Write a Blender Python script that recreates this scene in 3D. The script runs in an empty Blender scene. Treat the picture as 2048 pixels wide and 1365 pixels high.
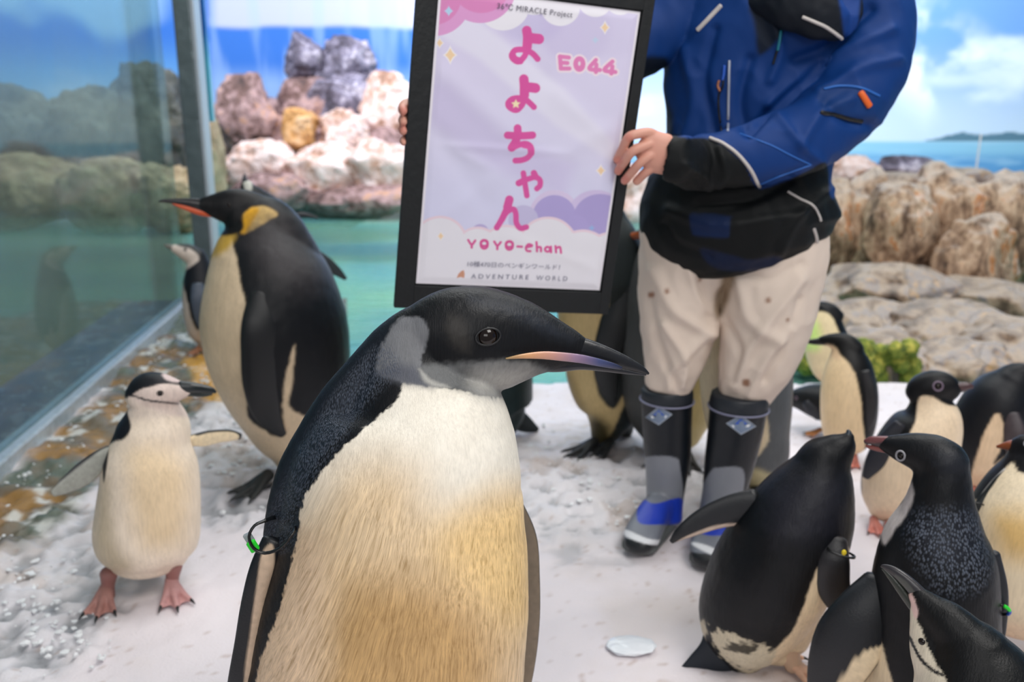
import bpy, math, random
import numpy as np
from mathutils import Vector
from mathutils.bvhtree import BVHTree

SC = bpy.context.scene
COL = SC.collection
# ---------------------------------------------------------------- camera, world, lights, exposure
F, CX, CY, CAMH, TH = 1820.0, 1024.0, 682.5, 1.2, math.radians(14.8)
cam_d = bpy.data.cameras.new('camera'); cam = bpy.data.objects.new('camera', cam_d); COL.objects.link(cam)
cam.location = (0, 0, CAMH); cam.rotation_euler = (math.pi / 2 - TH, 0, 0)
cam_d.sensor_width = 36; cam_d.lens = 36 * F / 2048; cam_d.clip_start = 0.05
cam_d.dof.use_dof = True; cam_d.dof.focus_distance = 1.22; cam_d.dof.aperture_fstop = 4.2
SC.camera = cam
SC.view_settings.view_transform = 'Standard'; SC.view_settings.look = 'None'
SC.view_settings.gamma = 1; SC.view_settings.exposure = 0.0; SC.view_settings.use_curve_mapping = False
SC.cycles.use_denoising = True
SC.cycles.max_bounces = 7; SC.cycles.transparent_max_bounces = 12
SC.cycles.caustics_reflective = False; SC.cycles.caustics_refractive = False
W = bpy.data.worlds.new('world'); SC.world = W; W.use_nodes = True
W.node_tree.nodes['Background'].inputs[0].default_value = (0.90, 0.92, 1.0, 1)
W.node_tree.nodes['Background'].inputs[1].default_value = 0.30

def area(name, loc, target, sx, sy, power, color=(1, 1, 1)):
    l = bpy.data.lights.new(name, 'AREA'); l.shape = 'RECTANGLE'; l.size = sx; l.size_y = sy
    l.energy = power; l.color = color
    o = bpy.data.objects.new(name, l); COL.objects.link(o); o.location = loc
    o.rotation_euler = (Vector(target) - Vector(loc)).to_track_quat('-Z', 'Y').to_euler()
    return o
area('ceiling_lamp', (1.3, 0.2, 3.3), (0.2, 1.8, 0.5), 1.6, 1.2, 64, (1.0, 0.97, 0.93))
area('ceiling_lamp', (0.8, 2.9, 3.9), (0.8, 2.9, 0), 3.0, 1.2, 86, (1.0, 0.98, 0.96))
area('ceiling_lamp', (-1.0, 5.5, 4.2), (-1.0, 5.8, 0), 2.4, 2.4, 71, (0.95, 1.0, 1.0))
area('ceiling_lamp', (3.6, 5.6, 3.9), (3.2, 6.6, 0), 2.4, 1.6, 88, (1.0, 0.98, 0.96))
area('ceiling_lamp', (-1.5, 9.6, 4.3), (-1.8, 12.5, 0.8), 4.0, 1.4, 235, (1.0, 0.97, 1.0))
area('added_front_fill', (-0.3, -2.6, 2.3), (0.2, 2.2, 0.8), 2.6, 1.4, 48, (1.0, 0.97, 0.95))  # added soft fill behind the camera, brightens the poster and foreground
area('wall_washer', (3.0, 11.5, 4.4), (4.0, 14.0, 1.6), 9.0, 0.8, 429, (1.0, 1.0, 1.0))
area('wall_washer', (-6.5, 10.5, 4.4), (-6.0, 14.0, 1.6), 6.0, 0.8, 198, (0.9, 0.97, 1.0))

# ---------------------------------------------------------------- image <-> world helpers (modelling aids)
cT, sT = math.cos(TH), math.sin(TH)
def ray(px, py):                     # direction with unit depth
    x = (px - CX) / F; y = -(py - CY) / F
    return np.array([x, cT + y * sT, -sT + y * cT])
def at_z(px, py, z=0.0):
    d = ray(px, py); return np.array([0, 0, CAMH]) + d * ((z - CAMH) / d[2])
def at_y(px, py, Y):
    d = ray(px, py); return np.array([0, 0, CAMH]) + d * (Y / d[1])
def proj(P):                         # world points (n,3) -> pixels
    q = P - np.array([0, 0, CAMH])
    dep = q[:, 1] * cT - q[:, 2] * sT
    up = q[:, 1] * sT + q[:, 2] * cT
    return CX + F * q[:, 0] / dep, CY - F * up / dep

class Sheet:
    """upright modelling frame of one figure: origin at its foot point, local x = sideways, y = away, z = up"""
    def __init__(s, bx, by, world=None):
        s.G = at_z(bx, by) if world is None else np.array(world, float)
        a = s.G * np.array([1, 1, 0]); s.a = a / np.linalg.norm(a)
        s.U = np.array([s.a[1], -s.a[0], 0]); s.rot = math.atan2(s.U[1], s.U[0])
        s.M = np.stack([s.U, s.a, np.array([0, 0, 1.0])], 1)    # local -> world
    def P(s, px, py, n=0.0):
        d = ray(px, py); t = (s.G @ s.a - n) / (d @ s.a)
        w = np.array([0, 0, CAMH]) + d * t
        return s.M.T @ (w - s.G), t / F
    def loc(s, px, z, n=0.0):        # point at column px, height z, n metres nearer than the origin plane
        k = (px - CX) / F; b = s.G - s.a * n + np.array([0, 0, z]) - np.array([0, 0, CAMH])
        fw = np.array([0, cT, -sT]); r = np.array([1.0, 0, 0])
        u = (k * (b @ fw) - b @ r) / (s.U @ r - k * (s.U @ fw))
        return np.array([u, -n, z])
    def world(s, L): return L @ s.M.T + s.G
    def local(s, Wd): return (np.asarray(Wd) - s.G) @ s.M

# ---------------------------------------------------------------- colour / noise / polygons
def lin(c):
    c = np.array(c, float) / 255.0
    return np.where(c <= 0.04045, c / 12.92, ((c + 0.055) / 1.055) ** 2.4)
def L4(c): return (*lin(c), 1.0)

def _h(i, j, k, s):
    n = (i * 374761393 + j * 668265263 + k * 2147483647 + s * 974711) & 0xffffffff
    n = ((n ^ (n >> 13)) * 1274126177) & 0xffffffff
    n = ((n ^ (n >> 16)) * 2246822519) & 0xffffffff
    return ((n ^ (n >> 15)) & 0xffff) / 65535.0
def vnoise(P, s=0):
    P = np.asarray(P, float); i = np.floor(P).astype(np.int64); f = P - i; f = f * f * (3 - 2 * f)
    x, y, z = i.T; fx, fy, fz = f.T; r = 0
    for a in (0, 1):
        for b in (0, 1):
            for c in (0, 1):
                r = r + _h(x + a, y + b, z + c, s) * (fx if a else 1 - fx) * (fy if b else 1 - fy) * (fz if c else 1 - fz)
    return r * 2 - 1
def fbm(P, o=4, s=0):
    P = np.asarray(P, float)
    if P.shape[1] == 2: P = np.c_[P, np.zeros(len(P))]
    r, a, t = 0, 1.0, 0
    for k in range(o):
        r = r + a * vnoise(P * 2 ** k + 17.3 * k, s + k); t += a; a *= 0.5
    return r / t

def smooth_poly(p, n=6):
    p = np.asarray(p, float); m = len(p); out = []
    for i in range(m):
        p0, p1, p2, p3 = p[i - 1], p[i], p[(i + 1) % m], p[(i + 2) % m]
        for t in np.arange(n) / n:
            out.append(0.5 * (2 * p1 + (p2 - p0) * t + (2 * p0 - 5 * p1 + 4 * p2 - p3) * t * t + (3 * p1 - p0 - 3 * p2 + p3) * t ** 3))
    return np.array(out)
def sdist(x, y, poly, soft):
    """signed distance (positive inside) clipped to the bounding box of the polygon"""
    out = np.full(len(x), -1e9); m = soft + 2
    k = np.where((x > poly[:, 0].min() - m) & (x < poly[:, 0].max() + m) & (y > poly[:, 1].min() - m) & (y < poly[:, 1].max() + m))[0]
    if not len(k): return out
    X, Y = x[k], y[k]; ins = np.zeros(len(k), bool); d2 = np.full(len(k), 1e18)
    for a, b in zip(poly, np.roll(poly, -1, 0)):
        e = b - a; L = e @ e
        if L < 1e-12: continue
        t = np.clip(((X - a[0]) * e[0] + (Y - a[1]) * e[1]) / L, 0, 1)
        d2 = np.minimum(d2, (X - a[0] - t * e[0]) ** 2 + (Y - a[1] - t * e[1]) ** 2)
        if a[1] != b[1]:
            c = (a[1] > Y) != (b[1] > Y)
            ins ^= c & (X < e[0] * (Y - a[1]) / e[1] + a[0])
    out[k] = np.where(ins, 1, -1) * np.sqrt(d2); return out
def sstep(a, b, x):
    t = np.clip((x - a) / (b - a), 0, 1); return t * t * (3 - 2 * t)

# ---------------------------------------------------------------- meshes
def cr(A, n):                        # catmull-rom through rows of A
    A = np.asarray(A, float); m = len(A)
    if m < 3:
        t = np.linspace(0, 1, n + 1)[:, None]; return A[0] + (A[-1] - A[0]) * t
    out = []
    for i in range(m - 1):
        p0 = A[i - 1] if i else 2 * A[0] - A[1]
        p1, p2 = A[i], A[i + 1]
        p3 = A[i + 2] if i + 2 < m else 2 * A[-1] - A[-2]
        for t in np.arange(n) / n:
            out.append(0.5 * (2 * p1 + (p2 - p0) * t + (2 * p0 - 5 * p1 + 4 * p2 - p3) * t * t + (3 * p1 - p0 - 3 * p2 + p3) * t ** 3))
    out.append(A[-1]); return np.array(out)

def tube(C, ra, rb, N=(0, -1, 0), seg=28, caps=(0.7, 0.7), power=1.0):
    """closed lofted tube. C centres, ra radius across, rb radius along the facing direction N"""
    C = np.asarray(C, float); ra = np.maximum(ra, 1e-4); rb = np.maximum(rb, 1e-4)
    T = np.gradient(C, axis=0); T /= np.linalg.norm(T, axis=1)[:, None] + 1e-12
    def ends(C, T, ra, rb, f, sgn, idx):
        if f <= 0: return []
        o = []
        for k in (1, 2, 3, 4):
            th = k / 4.35 * math.pi / 2
            o.append((C[idx] + sgn * T[idx] * f * max(ra[idx], rb[idx]) * math.sin(th), T[idx], ra[idx] * math.cos(th), rb[idx] * math.cos(th)))
        return o
    rows = ends(C, T, ra, rb, caps[0], -1, 0)[::-1] + [(C[i], T[i], ra[i], rb[i]) for i in range(len(C))] + ends(C, T, ra, rb, caps[1], 1, -1)
    N = np.array(N, float); V = []; pa = None
    th = np.arange(seg) / seg * 2 * math.pi; ct, st = np.cos(th), np.sin(th)
    if power != 1.0:
        ct = np.sign(ct) * abs(ct) ** power; st = np.sign(st) * abs(st) ** power
    for c, t, a, b in rows:
        A = np.cross(t, N); l = np.linalg.norm(A)
        if l < 0.15 and pa is not None: A = pa - t * (pa @ t); l = np.linalg.norm(A)
        A /= l + 1e-12
        if pa is not None and A @ pa < 0: A = -A
        pa = A; B = np.cross(A, t)
        V.append(c + np.outer(ct * a, A) + np.outer(st * b, B))
    m = len(V); V = np.concatenate(V); F_ = []
    for i in range(m - 1):
        for j in range(seg):
            F_.append((i * seg + j, i * seg + (j + 1) % seg, (i + 1) * seg + (j + 1) % seg, (i + 1) * seg + j))
    V = np.concatenate([V, [V[:seg].mean(0)], [V[-seg:].mean(0)]])
    a, b = len(V) - 2, len(V) - 1
    for j in range(seg):
        F_.append((a, (j + 1) % seg, j)); F_.append((b, (m - 1) * seg + j, (m - 1) * seg + (j + 1) % seg))
    return V, F_

def loft(S, st, n=6, seg=28, caps=(0.7, 0.7), power=1.0):
    """st rows: px, py, r_px, ratio, n(m nearer)"""
    C, R = [], []
    for r in st:
        r = list(r) + [0.85, 0.0][len(r) - 3:]
        p, k = S.P(r[0], r[1], r[4]); C.append(p); R.append((r[2] * k, r[2] * k * r[3]))
    A = cr(np.c_[C, R], n)
    return tube(A[:, :3], A[:, 3], A[:, 4], seg=seg, caps=caps, power=power)
def loft3(st, n=5, seg=20, caps=(0.8, 0.8), N=(0, -1, 0), power=1.0):
    """st rows: x,y,z,ra,rb in local metres"""
    A = cr(np.array(st, float), n); return tube(A[:, :3], A[:, 3], A[:, 4], N=N, seg=seg, caps=caps, power=power)
def join(parts):
    V, F_, o = [], [], 0
    for v, f in parts:
        V.append(v); F_ += [tuple(i + o for i in q) for q in f]; o += len(v)
    return np.concatenate(V), F_
def mesh(name, V, F_, smooth=True):
    me = bpy.data.meshes.new(name); me.from_pydata(np.asarray(V).tolist(), [], F_); me.update()
    if smooth: me.polygons.foreach_set('use_smooth', [True] * len(me.polygons))
    return me
def remesh(parts, voxel, smooth=6, fac=0.5):
    V, F_ = join(parts); me = mesh('tmp', V, F_)
    import bmesh
    bm = bmesh.new(); bm.from_mesh(me); bmesh.ops.recalc_face_normals(bm, faces=bm.faces); bm.to_mesh(me); bm.free()
    o = bpy.data.objects.new('tmp', me); COL.objects.link(o)
    m = o.modifiers.new('r', 'REMESH'); m.mode = 'VOXEL'; m.voxel_size = voxel; m.use_smooth_shade = True
    s = o.modifiers.new('s', 'SMOOTH'); s.iterations = smooth; s.factor = fac
    dg = bpy.context.evaluated_depsgraph_get(); out = bpy.data.meshes.new_from_object(o.evaluated_get(dg))
    bpy.data.objects.remove(o); bpy.data.meshes.remove(me)
    out.polygons.foreach_set('use_smooth', [True] * len(out.polygons)); out.update()
    return out
def co(me):
    a = np.empty(len(me.vertices) * 3); me.vertices.foreach_get('co', a); return a.reshape(-1, 3)
def nor(me):
    a = np.empty(len(me.vertices) * 3); me.vertices.foreach_get('normal', a); return a.reshape(-1, 3)
def set_co(me, V): me.vertices.foreach_set('co', np.asarray(V).ravel()); me.update()
def set_col(me, C, name='Col'):
    at = me.color_attributes.new(name, 'FLOAT_COLOR', 'POINT')
    if C.shape[1] == 3: C = np.c_[C, np.zeros(len(C))]
    at.data.foreach_set('color', C.astype(np.float32).ravel())

def paint(me, S, base, layers, jitter=(1.0, 0.03), scale_mask=None, seed=0, px_mode=True):
    """markings: every layer (polygon in px, sRGB colour, side, softness px, jitter px)"""
    V = co(me); Nn = nor(me); Wd = S.world(V); x, y = proj(Wd)
    C = np.tile(lin(base), (len(V), 1)); A = np.zeros(len(V))
    j1 = fbm(V / jitter[1], 3, seed + 5); j2 = fbm(V / jitter[1] + 40, 3, seed + 9)
    for Lr in layers:
        poly, col, side, soft = Lr[:4]; jit = Lr[4] if len(Lr) > 4 else jitter[0]
        p = smooth_poly(poly) if (len(Lr) < 6 or Lr[5] != 'hard') else np.array(poly, float)
        d = sdist(x + j1 * jit * 2, y + j2 * jit * 2, p, soft)
        al = sstep(-soft, soft, d) if soft > 0 else (d > 0).astype(float)
        if side == 'near': al = al * sstep(-0.25, 0.1, -Nn[:, 1])
        elif side == 'far': al = al * sstep(-0.25, 0.1, Nn[:, 1])
        if col == 'scale': A = np.maximum(A, al); continue
        if col == 'streak': A = A - al; continue
        if callable(col): cc = col(x, y, V)
        else: cc = lin(col)
        C = C * (1 - al[:, None]) + cc * al[:, None]
    set_col(me, np.c_[C, A])
    return me

# ---------------------------------------------------------------- objects
def thing(name, label, cat, S=None, loc=None, rot=0.0, group=None):
    o = bpy.data.objects.new(name, None); COL.objects.link(o); o.empty_display_size = 0.1
    if S is not None: o.location = S.G.tolist(); o.rotation_euler = (0, 0, S.rot)
    elif loc is not None: o.location = loc; o.rotation_euler = (0, 0, rot)
    o['label'] = label; o['category'] = cat
    if group: o['group'] = group
    return o
def obj(name, me, mat, parent=None, **kw):
    me.name = name; o = bpy.data.objects.new(name, me); COL.objects.link(o)
    if mat is not None: me.materials.append(mat)
    if parent is not None: o.parent = parent
    for k, v in kw.items(): o[k] = v
    return o
def tag(o, label, cat, group=None):
    o['label'] = label; o['category'] = cat
    if group: o['group'] = group
    return o

# ---------------------------------------------------------------- materials
class NT:
    def __init__(s, name):
        s.m = bpy.data.materials.new(name); s.m.use_nodes = True; s.t = s.m.node_tree; s.n = s.t.nodes
        s.b = s.n['Principled BSDF']
    def new(s, typ, **kw):
        n = s.n.new(typ)
        for k, v in kw.items():
            if k.startswith('i_'): n.inputs[k[2:].replace('_', ' ')].default_value = v
            else: setattr(n, k, v)
        return n
    def link(s, a, b): s.t.links.new(a, b)
    def noise(s, vec, scale, detail=4, rough=0.55):
        n = s.new('ShaderNodeTexNoise'); n.inputs['Scale'].default_value = scale; n.inputs['Detail'].default_value = detail
        n.inputs['Roughness'].default_value = rough; s.link(vec, n.inputs['Vector']); return n.outputs['Fac']
    def mapping(s, vec, scale=(1, 1, 1), rot=(0, 0, 0), loc=(0, 0, 0)):
        n = s.new('ShaderNodeMapping'); n.inputs['Scale'].default_value = scale; n.inputs['Rotation'].default_value = rot
        n.inputs['Location'].default_value = loc; s.link(vec, n.inputs['Vector']); return n.outputs[0]
    def ramp(s, fac, stops, interp='LINEAR'):
        n = s.new('ShaderNodeValToRGB'); n.color_ramp.interpolation = interp; e = n.color_ramp.elements
        while len(e) < len(stops): e.new(0.5)
        for el, (p, c) in zip(e, stops):
            el.position = p; el.color = c if len(c) == 4 else (*c, 1)
        s.link(fac, n.inputs[0]); return n.outputs[0]
    def mix(s, fac, a, b, mode='MIX'):
        n = s.new('ShaderNodeMix', data_type='RGBA', blend_type=mode)
        for v, k in ((fac, 0), (a, 6), (b, 7)):
            if hasattr(v, 'is_output'): s.link(v, n.inputs[k])
            else: n.inputs[k].default_value = v
        return n.outputs[2]
    def math(s, op, a, b=0.0):
        n = s.new('ShaderNodeMath', operation=op)
        for v, k in ((a, 0), (b, 1)):
            if hasattr(v, 'is_output'): s.link(v, n.inputs[k])
            else: n.inputs[k].default_value = v
        return n.outputs[0]
    def bump(s, h, strength=0.3, dist=0.01, normal=None):
        n = s.new('ShaderNodeBump'); n.inputs['Strength'].default_value = strength; n.inputs['Distance'].default_value = dist
        s.link(h, n.inputs['Height'])
        if normal is not None: s.link(normal, n.inputs['Normal'])
        s.link(n.outputs[0], s.b.inputs['Normal']); return n.outputs[0]
    def obj_co(s): return s.new('ShaderNodeTexCoord').outputs['Object']

def simple(name, c, rough=0.5, metal=0.0, spec=0.5, noise=None, coat=0.0):
    t = NT(name); t.b.inputs['Roughness'].default_value = rough; t.b.inputs['Metallic'].default_value = metal
    t.b.inputs['Specular IOR Level'].default_value = spec; t.b.inputs['Coat Weight'].default_value = coat
    if noise:
        sc, amt = noise; f = t.noise(t.obj_co(), sc, 4)
        a = tuple(np.clip(lin(c) * (1 - amt), 0, 1)) + (1,); b = tuple(np.clip(lin(c) * (1 + amt), 0, 1)) + (1,)
        t.link(t.ramp(f, [(0.3, a), (0.7, b)]), t.b.inputs['Base Color']); t.bump(f, 0.2, 0.5 / sc)
    else: t.b.inputs['Base Color'].default_value = L4(c)
    return t.m

def plumage(name, fine=1.0, streak=0.25, scale_size=210.0):
    """feathers: painted pattern in Col, fine barbs along the attribute 'flow', scale-like tips where Col alpha is 1"""
    t = NT(name); at = t.new('ShaderNodeAttribute', attribute_name='Col'); fl = t.new('ShaderNodeAttribute', attribute_name='flow')
    v = fl.outputs['Vector']
    neg = t.math('MAXIMUM', t.math('MULTIPLY', at.outputs['Alpha'], -1.0), 0.0)
    s1 = t.noise(t.mapping(v, (340 * fine, 340 * fine, 24 * fine)), 1.0, 3, 0.6)
    s2 = t.noise(t.mapping(v, (130 * fine, 130 * fine, 16 * fine)), 1.0, 3, 0.6)
    big = t.noise(v, 9.0, 3)
    f = t.math('ADD', t.math('MULTIPLY', s1, 0.55), t.math('MULTIPLY', s2, 0.45))
    k = t.ramp(f, [(0.33, (1 - streak * 1.5,) * 3), (0.5, (1,) * 3), (0.66, (1 + streak,) * 3)])
    k2 = t.ramp(f, [(0.34, (0.62, 0.56, 0.45)), (0.5, (1, 1, 1)), (0.64, (1.28, 1.27, 1.22))])
    c = t.mix(1.0, at.outputs['Color'], t.mix(neg, k, k2), 'MULTIPLY')
    kb = t.ramp(big, [(0.3, (0.9, 0.89, 0.87)), (0.7, (1.05, 1.05, 1.05))]); c = t.mix(1.0, c, kb, 'MULTIPLY')
    vo = t.new('ShaderNodeTexVoronoi'); vo.inputs['Scale'].default_value = 1.0
    t.link(t.mapping(v, (scale_size, scale_size, scale_size * 0.55)), vo.inputs['Vector'])
    tip = t.ramp(vo.outputs['Distance'], [(0.2, (1, 1, 1)), (0.62, (0, 0, 0))])
    lift = t.math('MULTIPLY', tip, t.math('MULTIPLY', t.math('MAXIMUM', at.outputs['Alpha'], 0.0), 0.9))
    c = t.mix(lift, c, (0.10, 0.12, 0.16, 1)); t.link(c, t.b.inputs['Base Color'])
    t.b.inputs['Roughness'].default_value = 0.44; t.b.inputs['Specular IOR Level'].default_value = 0.28
    t.b.inputs['Sheen Weight'].default_value = 0.0; t.b.inputs['Sheen Roughness'].default_value = 0.4
    hgt = t.math('ADD', f, t.math('MULTIPLY', lift, 0.8)); t.bump(hgt, 0.6, 0.002 / fine)
    return t.m
def flow(me, fn=None):
    V = co(me); A = V.copy() if fn is None else fn(V)
    at = me.attributes.new('flow', 'FLOAT_VECTOR', 'POINT'); at.data.foreach_set('vector', A.astype(np.float32).ravel())

M = {}
M['plume'] = plumage('penguin_plumage', 1.0, 0.10)
M['plume_hero'] = plumage('young_emperor_plumage', 1.0, 0.09, 330.0)
M['plume_back'] = plumage('adelie_plumage', 1.0, 0.12, 260.0)
def painted(name, rough=0.45, spec=0.5, coat=0.0, bump=None):
    t = NT(name); at = t.new('ShaderNodeAttribute', attribute_name='Col'); t.link(at.outputs['Color'], t.b.inputs['Base Color'])
    t.b.inputs['Roughness'].default_value = rough; t.b.inputs['Specular IOR Level'].default_value = spec
    t.b.inputs['Coat Weight'].default_value = coat
    if bump: f = t.noise(t.obj_co(), bump[0], 4); t.bump(f, bump[1], 0.5 / bump[0])
    return t.m
M['flipper'] = painted('flipper_skin', 0.42, 0.5, 0, (260, 0.25))
M['bill'] = painted('bill_horn', 0.33, 0.5, 0.15, (90, 0.12))
M['foot'] = painted('webbed_foot_skin', 0.5, 0.4, 0, (320, 0.35))
M['claw'] = simple('claw_horn', (24, 24, 26), 0.3)
M['tail'] = simple('tail_feathers', (15, 19, 26), 0.55, noise=(160, 0.4))
M['eye'] = simple('dark_eye', (22, 14, 10), 0.12, spec=0.4)
M['lid'] = simple('eyelid', (20, 21, 24), 0.5)
M['white_ring'] = simple('white_eye_ring', (150, 150, 155), 0.6)
M['pale_ring'] = simple('pale_eye_ring', (110, 95, 112), 0.6)
M['green'] = simple('green_plastic', (40, 215, 50), 0.3)
M['black_plastic'] = simple('black_plastic', (14, 15, 16), 0.35)
M['clear_plastic'] = simple('grey_plastic', (150, 158, 160), 0.25)
M['yellow'] = simple('yellow_plastic', (225, 200, 40), 0.4)
M['blue_plastic'] = simple('blue_plastic', (40, 90, 190), 0.4)

# ---------------------------------------------------------------- bird parts
def raycast(S, me, px, py):
    """where the line through a pixel first meets a mesh (local coordinates): used to seat eyes, bands and trims on a surface"""
    key = me.name_full
    if key not in _BVH:
        V = co(me); pol = [tuple(p.vertices) for p in me.polygons]; _BVH[key] = BVHTree.FromPolygons([Vector(v) for v in V], pol)
    o = S.local(np.array([0, 0, CAMH])); d = ray(px, py) @ S.M
    h = _BVH[key].ray_cast(Vector(o), Vector(d).normalized())
    if h[0] is None: return None, None
    return np.array(h[0]), np.array(h[1])
_BVH = {}
def ball(c, r, seg=20, rings=12, sc=(1, 1, 1), axis=None):
    V, F_ = [], []
    for i in range(rings + 1):
        th = math.pi * i / rings
        for j in range(seg):
            ph = 2 * math.pi * j / seg
            V.append((math.sin(th) * math.cos(ph) * sc[0], math.sin(th) * math.sin(ph) * sc[1], math.cos(th) * sc[2]))
    for i in range(rings):
        for j in range(seg): F_.append((i * seg + j, (i + 1) * seg + j, (i + 1) * seg + (j + 1) % seg, i * seg + (j + 1) % seg))
    return np.array(V) * r + np.array(c), F_
def wire(P, r, seg=8, closed=False, n=4, flat=1.0, N=(0, -1, 0)):
    P = np.asarray(P, float)
    if closed: P = np.concatenate([P, P[:1]])
    A = cr(P, n) if len(P) > 2 else P
    return tube(A, np.full(len(A), r), np.full(len(A), r * flat), seg=seg, caps=(0.5, 0.5), N=N)

def add_eye(root, S, me, px, py, r_px, ring=None, lid=True, squash=0.8, tilt=0.0):
    p, nn = raycast(S, me, px, py)
    if p is None: return
    _, k = S.P(px, py, -p[1]); r = r_px * k
    V, F_ = ball((0, 0, 0), r, 24, 14)
    obj('eye', mesh('eye', V + p - nn * r * 0.62, F_), M['eye'], root)
    # almond lid (and the white ring of an Adelie) around the eye
    A = np.cross(nn, (0, 0, 1.0)); A /= np.linalg.norm(A); B = np.cross(A, nn)
    if B[2] < 0: B = -B
    th = np.arange(26) / 26 * 2 * math.pi; ca, sa = math.cos(tilt), math.sin(tilt)
    def loop(ra, rb, lift):
        X = np.cos(th) * ra; Y = np.sin(th) * rb
        X, Y = X * ca - Y * sa, X * sa + Y * ca
        return p + np.outer(X, A) + np.outer(Y, B) + nn * lift
    if ring:
        V, F_ = wire(loop(r * 1.15, r * 1.25 * squash, r * 0.05), r * 0.27, 8, True, 2)
        obj('eye_ring', mesh('eye_ring', V, F_), M[ring], root)
    elif lid:
        V, F_ = wire(loop(r * 1.06, r * 1.02 * squash, r * 0.04), r * 0.10, 8, True, 2)
        obj('eyelid', mesh('eyelid', V, F_), M['lid'], root)

def foot(root, S, px, z, n, ang, size, col, name='foot', claws=True):
    """webbed foot on the ground: heel at column px, n nearer; ang = pointing direction (0 = to the camera, + = image left)"""
    h = S.loc(px, 0.0, n) + np.array([0, 0, z]); parts = []
    tips = []
    for k, (da, ln) in enumerate(((-0.42, 0.86), (0.0, 1.0), (0.42, 0.86))):
        a = ang + da; d = np.array([-math.sin(a), -math.cos(a), 0]); L_ = size * ln
        q = [h + np.array([0, 0, size * .30]), h + d * L_ * .25 + np.array([0, 0, size * .24]), h + d * L_ * .6 + np.array([0, 0, size * .13]), h + d * L_ + np.array([0, 0, size * .06])]
        R = [size * .16, size * .12, size * .085, size * .06]
        st = [(*p, r, r) for p, r in zip(q, R)]
        parts.append(loft3(st, 4, 12)); tips.append((h + d * L_, d))
    # web between the toes
    a0, a1, a2 = tips[0][0], tips[1][0], tips[2][0]; up = np.array([0, 0, 1.0])
    for p, q in ((a0, a1), (a1, a2)):
        m1 = (p + q) / 2 * 0.86 + h * 0.14
        tri = [h + up * size * .2, p + up * size * .05, m1 + up * size * .035, q + up * size * .05]
        V = np.array(tri + [t - up * size * .06 for t in tri]); V[:, 2] = np.maximum(V[:, 2], z)
        parts.append((V, [(0, 1, 2, 3), (7, 6, 5, 4), (0, 4, 5, 1), (1, 5, 6, 2), (2, 6, 7, 3), (3, 7, 4, 0)]))
    me = remesh(parts, size * 0.03, 4)
    V = co(me); rr = np.linalg.norm((V - h)[:, :2], axis=1) / size
    c = lin(col)[None, :] * (0.75 + 0.45 * np.clip(rr, 0, 1))[:, None] * (1 + 0.18 * fbm(V * 90, 3))[:, None]
    set_col(me, np.clip(c, 0, 1)); f = obj(name, me, M['foot'], root)
    if claws:
        for t, d in tips:
            st = [(*(t - d * size * .06 + up * size * .07), size * .05, size * .045), (*(t + d * size * .07 + up * size * .06), size * .04, size * .035), (*(t + d * size * .2 + up * size * .015), size * .01, size * .01)]
            V, F_ = loft3(st, 3, 8); obj('claw', mesh('claw', V, F_), M['claw'], f)
    return f
def flipper(root, S, st, col_near, col_far, edge=None, layers=(), seg=24, name='flipper', mat='flipper', caps=(0.4, 0.5)):
    V, F_ = loft(S, st, 8, seg, caps); me = mesh(name, V, F_)
    import bmesh
    bm = bmesh.new(); bm.from_mesh(me); bmesh.ops.recalc_face_normals(bm, faces=bm.faces); bmesh.ops.subdivide_edges(bm, edges=bm.edges, cuts=1, use_grid_fill=True); bm.to_mesh(me); bm.free()
    me.polygons.foreach_set('use_smooth', [True] * len(me.polygons)); me.update()
    Nn = nor(me); k = sstep(-0.15, 0.15, -Nn[:, 1])[:, None]; V = co(me)
    C = lin(col_far) * (1 - k) + lin(col_near) * k
    x, y = proj(S.world(V))
    for poly, col, soft in layers:
        d = sdist(x, y, smooth_poly(poly), soft); al = sstep(-soft, soft, d)[:, None]; C = C * (1 - al) + lin(col) * al
    if edge is not None:
        e = sstep(0.8, 0.35, abs(Nn[:, 1]))[:, None]; C = C * (1 - e) + lin(edge) * e
    C = C * (1 + 0.2 * fbm(V * 150, 2))[:, None]
    set_col(me, np.clip(C, 0, 1)); return obj(name, me, M[mat], root)
def part(root, S, st, layers, base, mat='bill', name='bill', n=6, seg=24, caps=(0.7, 0.5), jitter=(0.3, 0.02)):
    V, F_ = loft(S, st, n * 2, seg * 2, caps); me = mesh(name, V, F_)
    paint(me, S, base, layers, jitter); return obj(name, me, M[mat], root)
def body(root, S, lofts, voxel, base, layers, mat='plume', jitter=(1.2, 0.02), smooth=8, flow_fn=None, bump=0.0, name='body', seed=0):
    me = remesh([loft(S, s, 6, 36, c) for s, c in lofts], voxel, smooth)
    if bump:
        V = co(me); set_co(me, V + nor(me) * (fbm(V * 28, 3, seed) * bump)[:, None])
    paint(me, S, base, layers, jitter, seed=seed); flow(me, flow_fn)
    return obj(name, me, M[mat], root)
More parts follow.
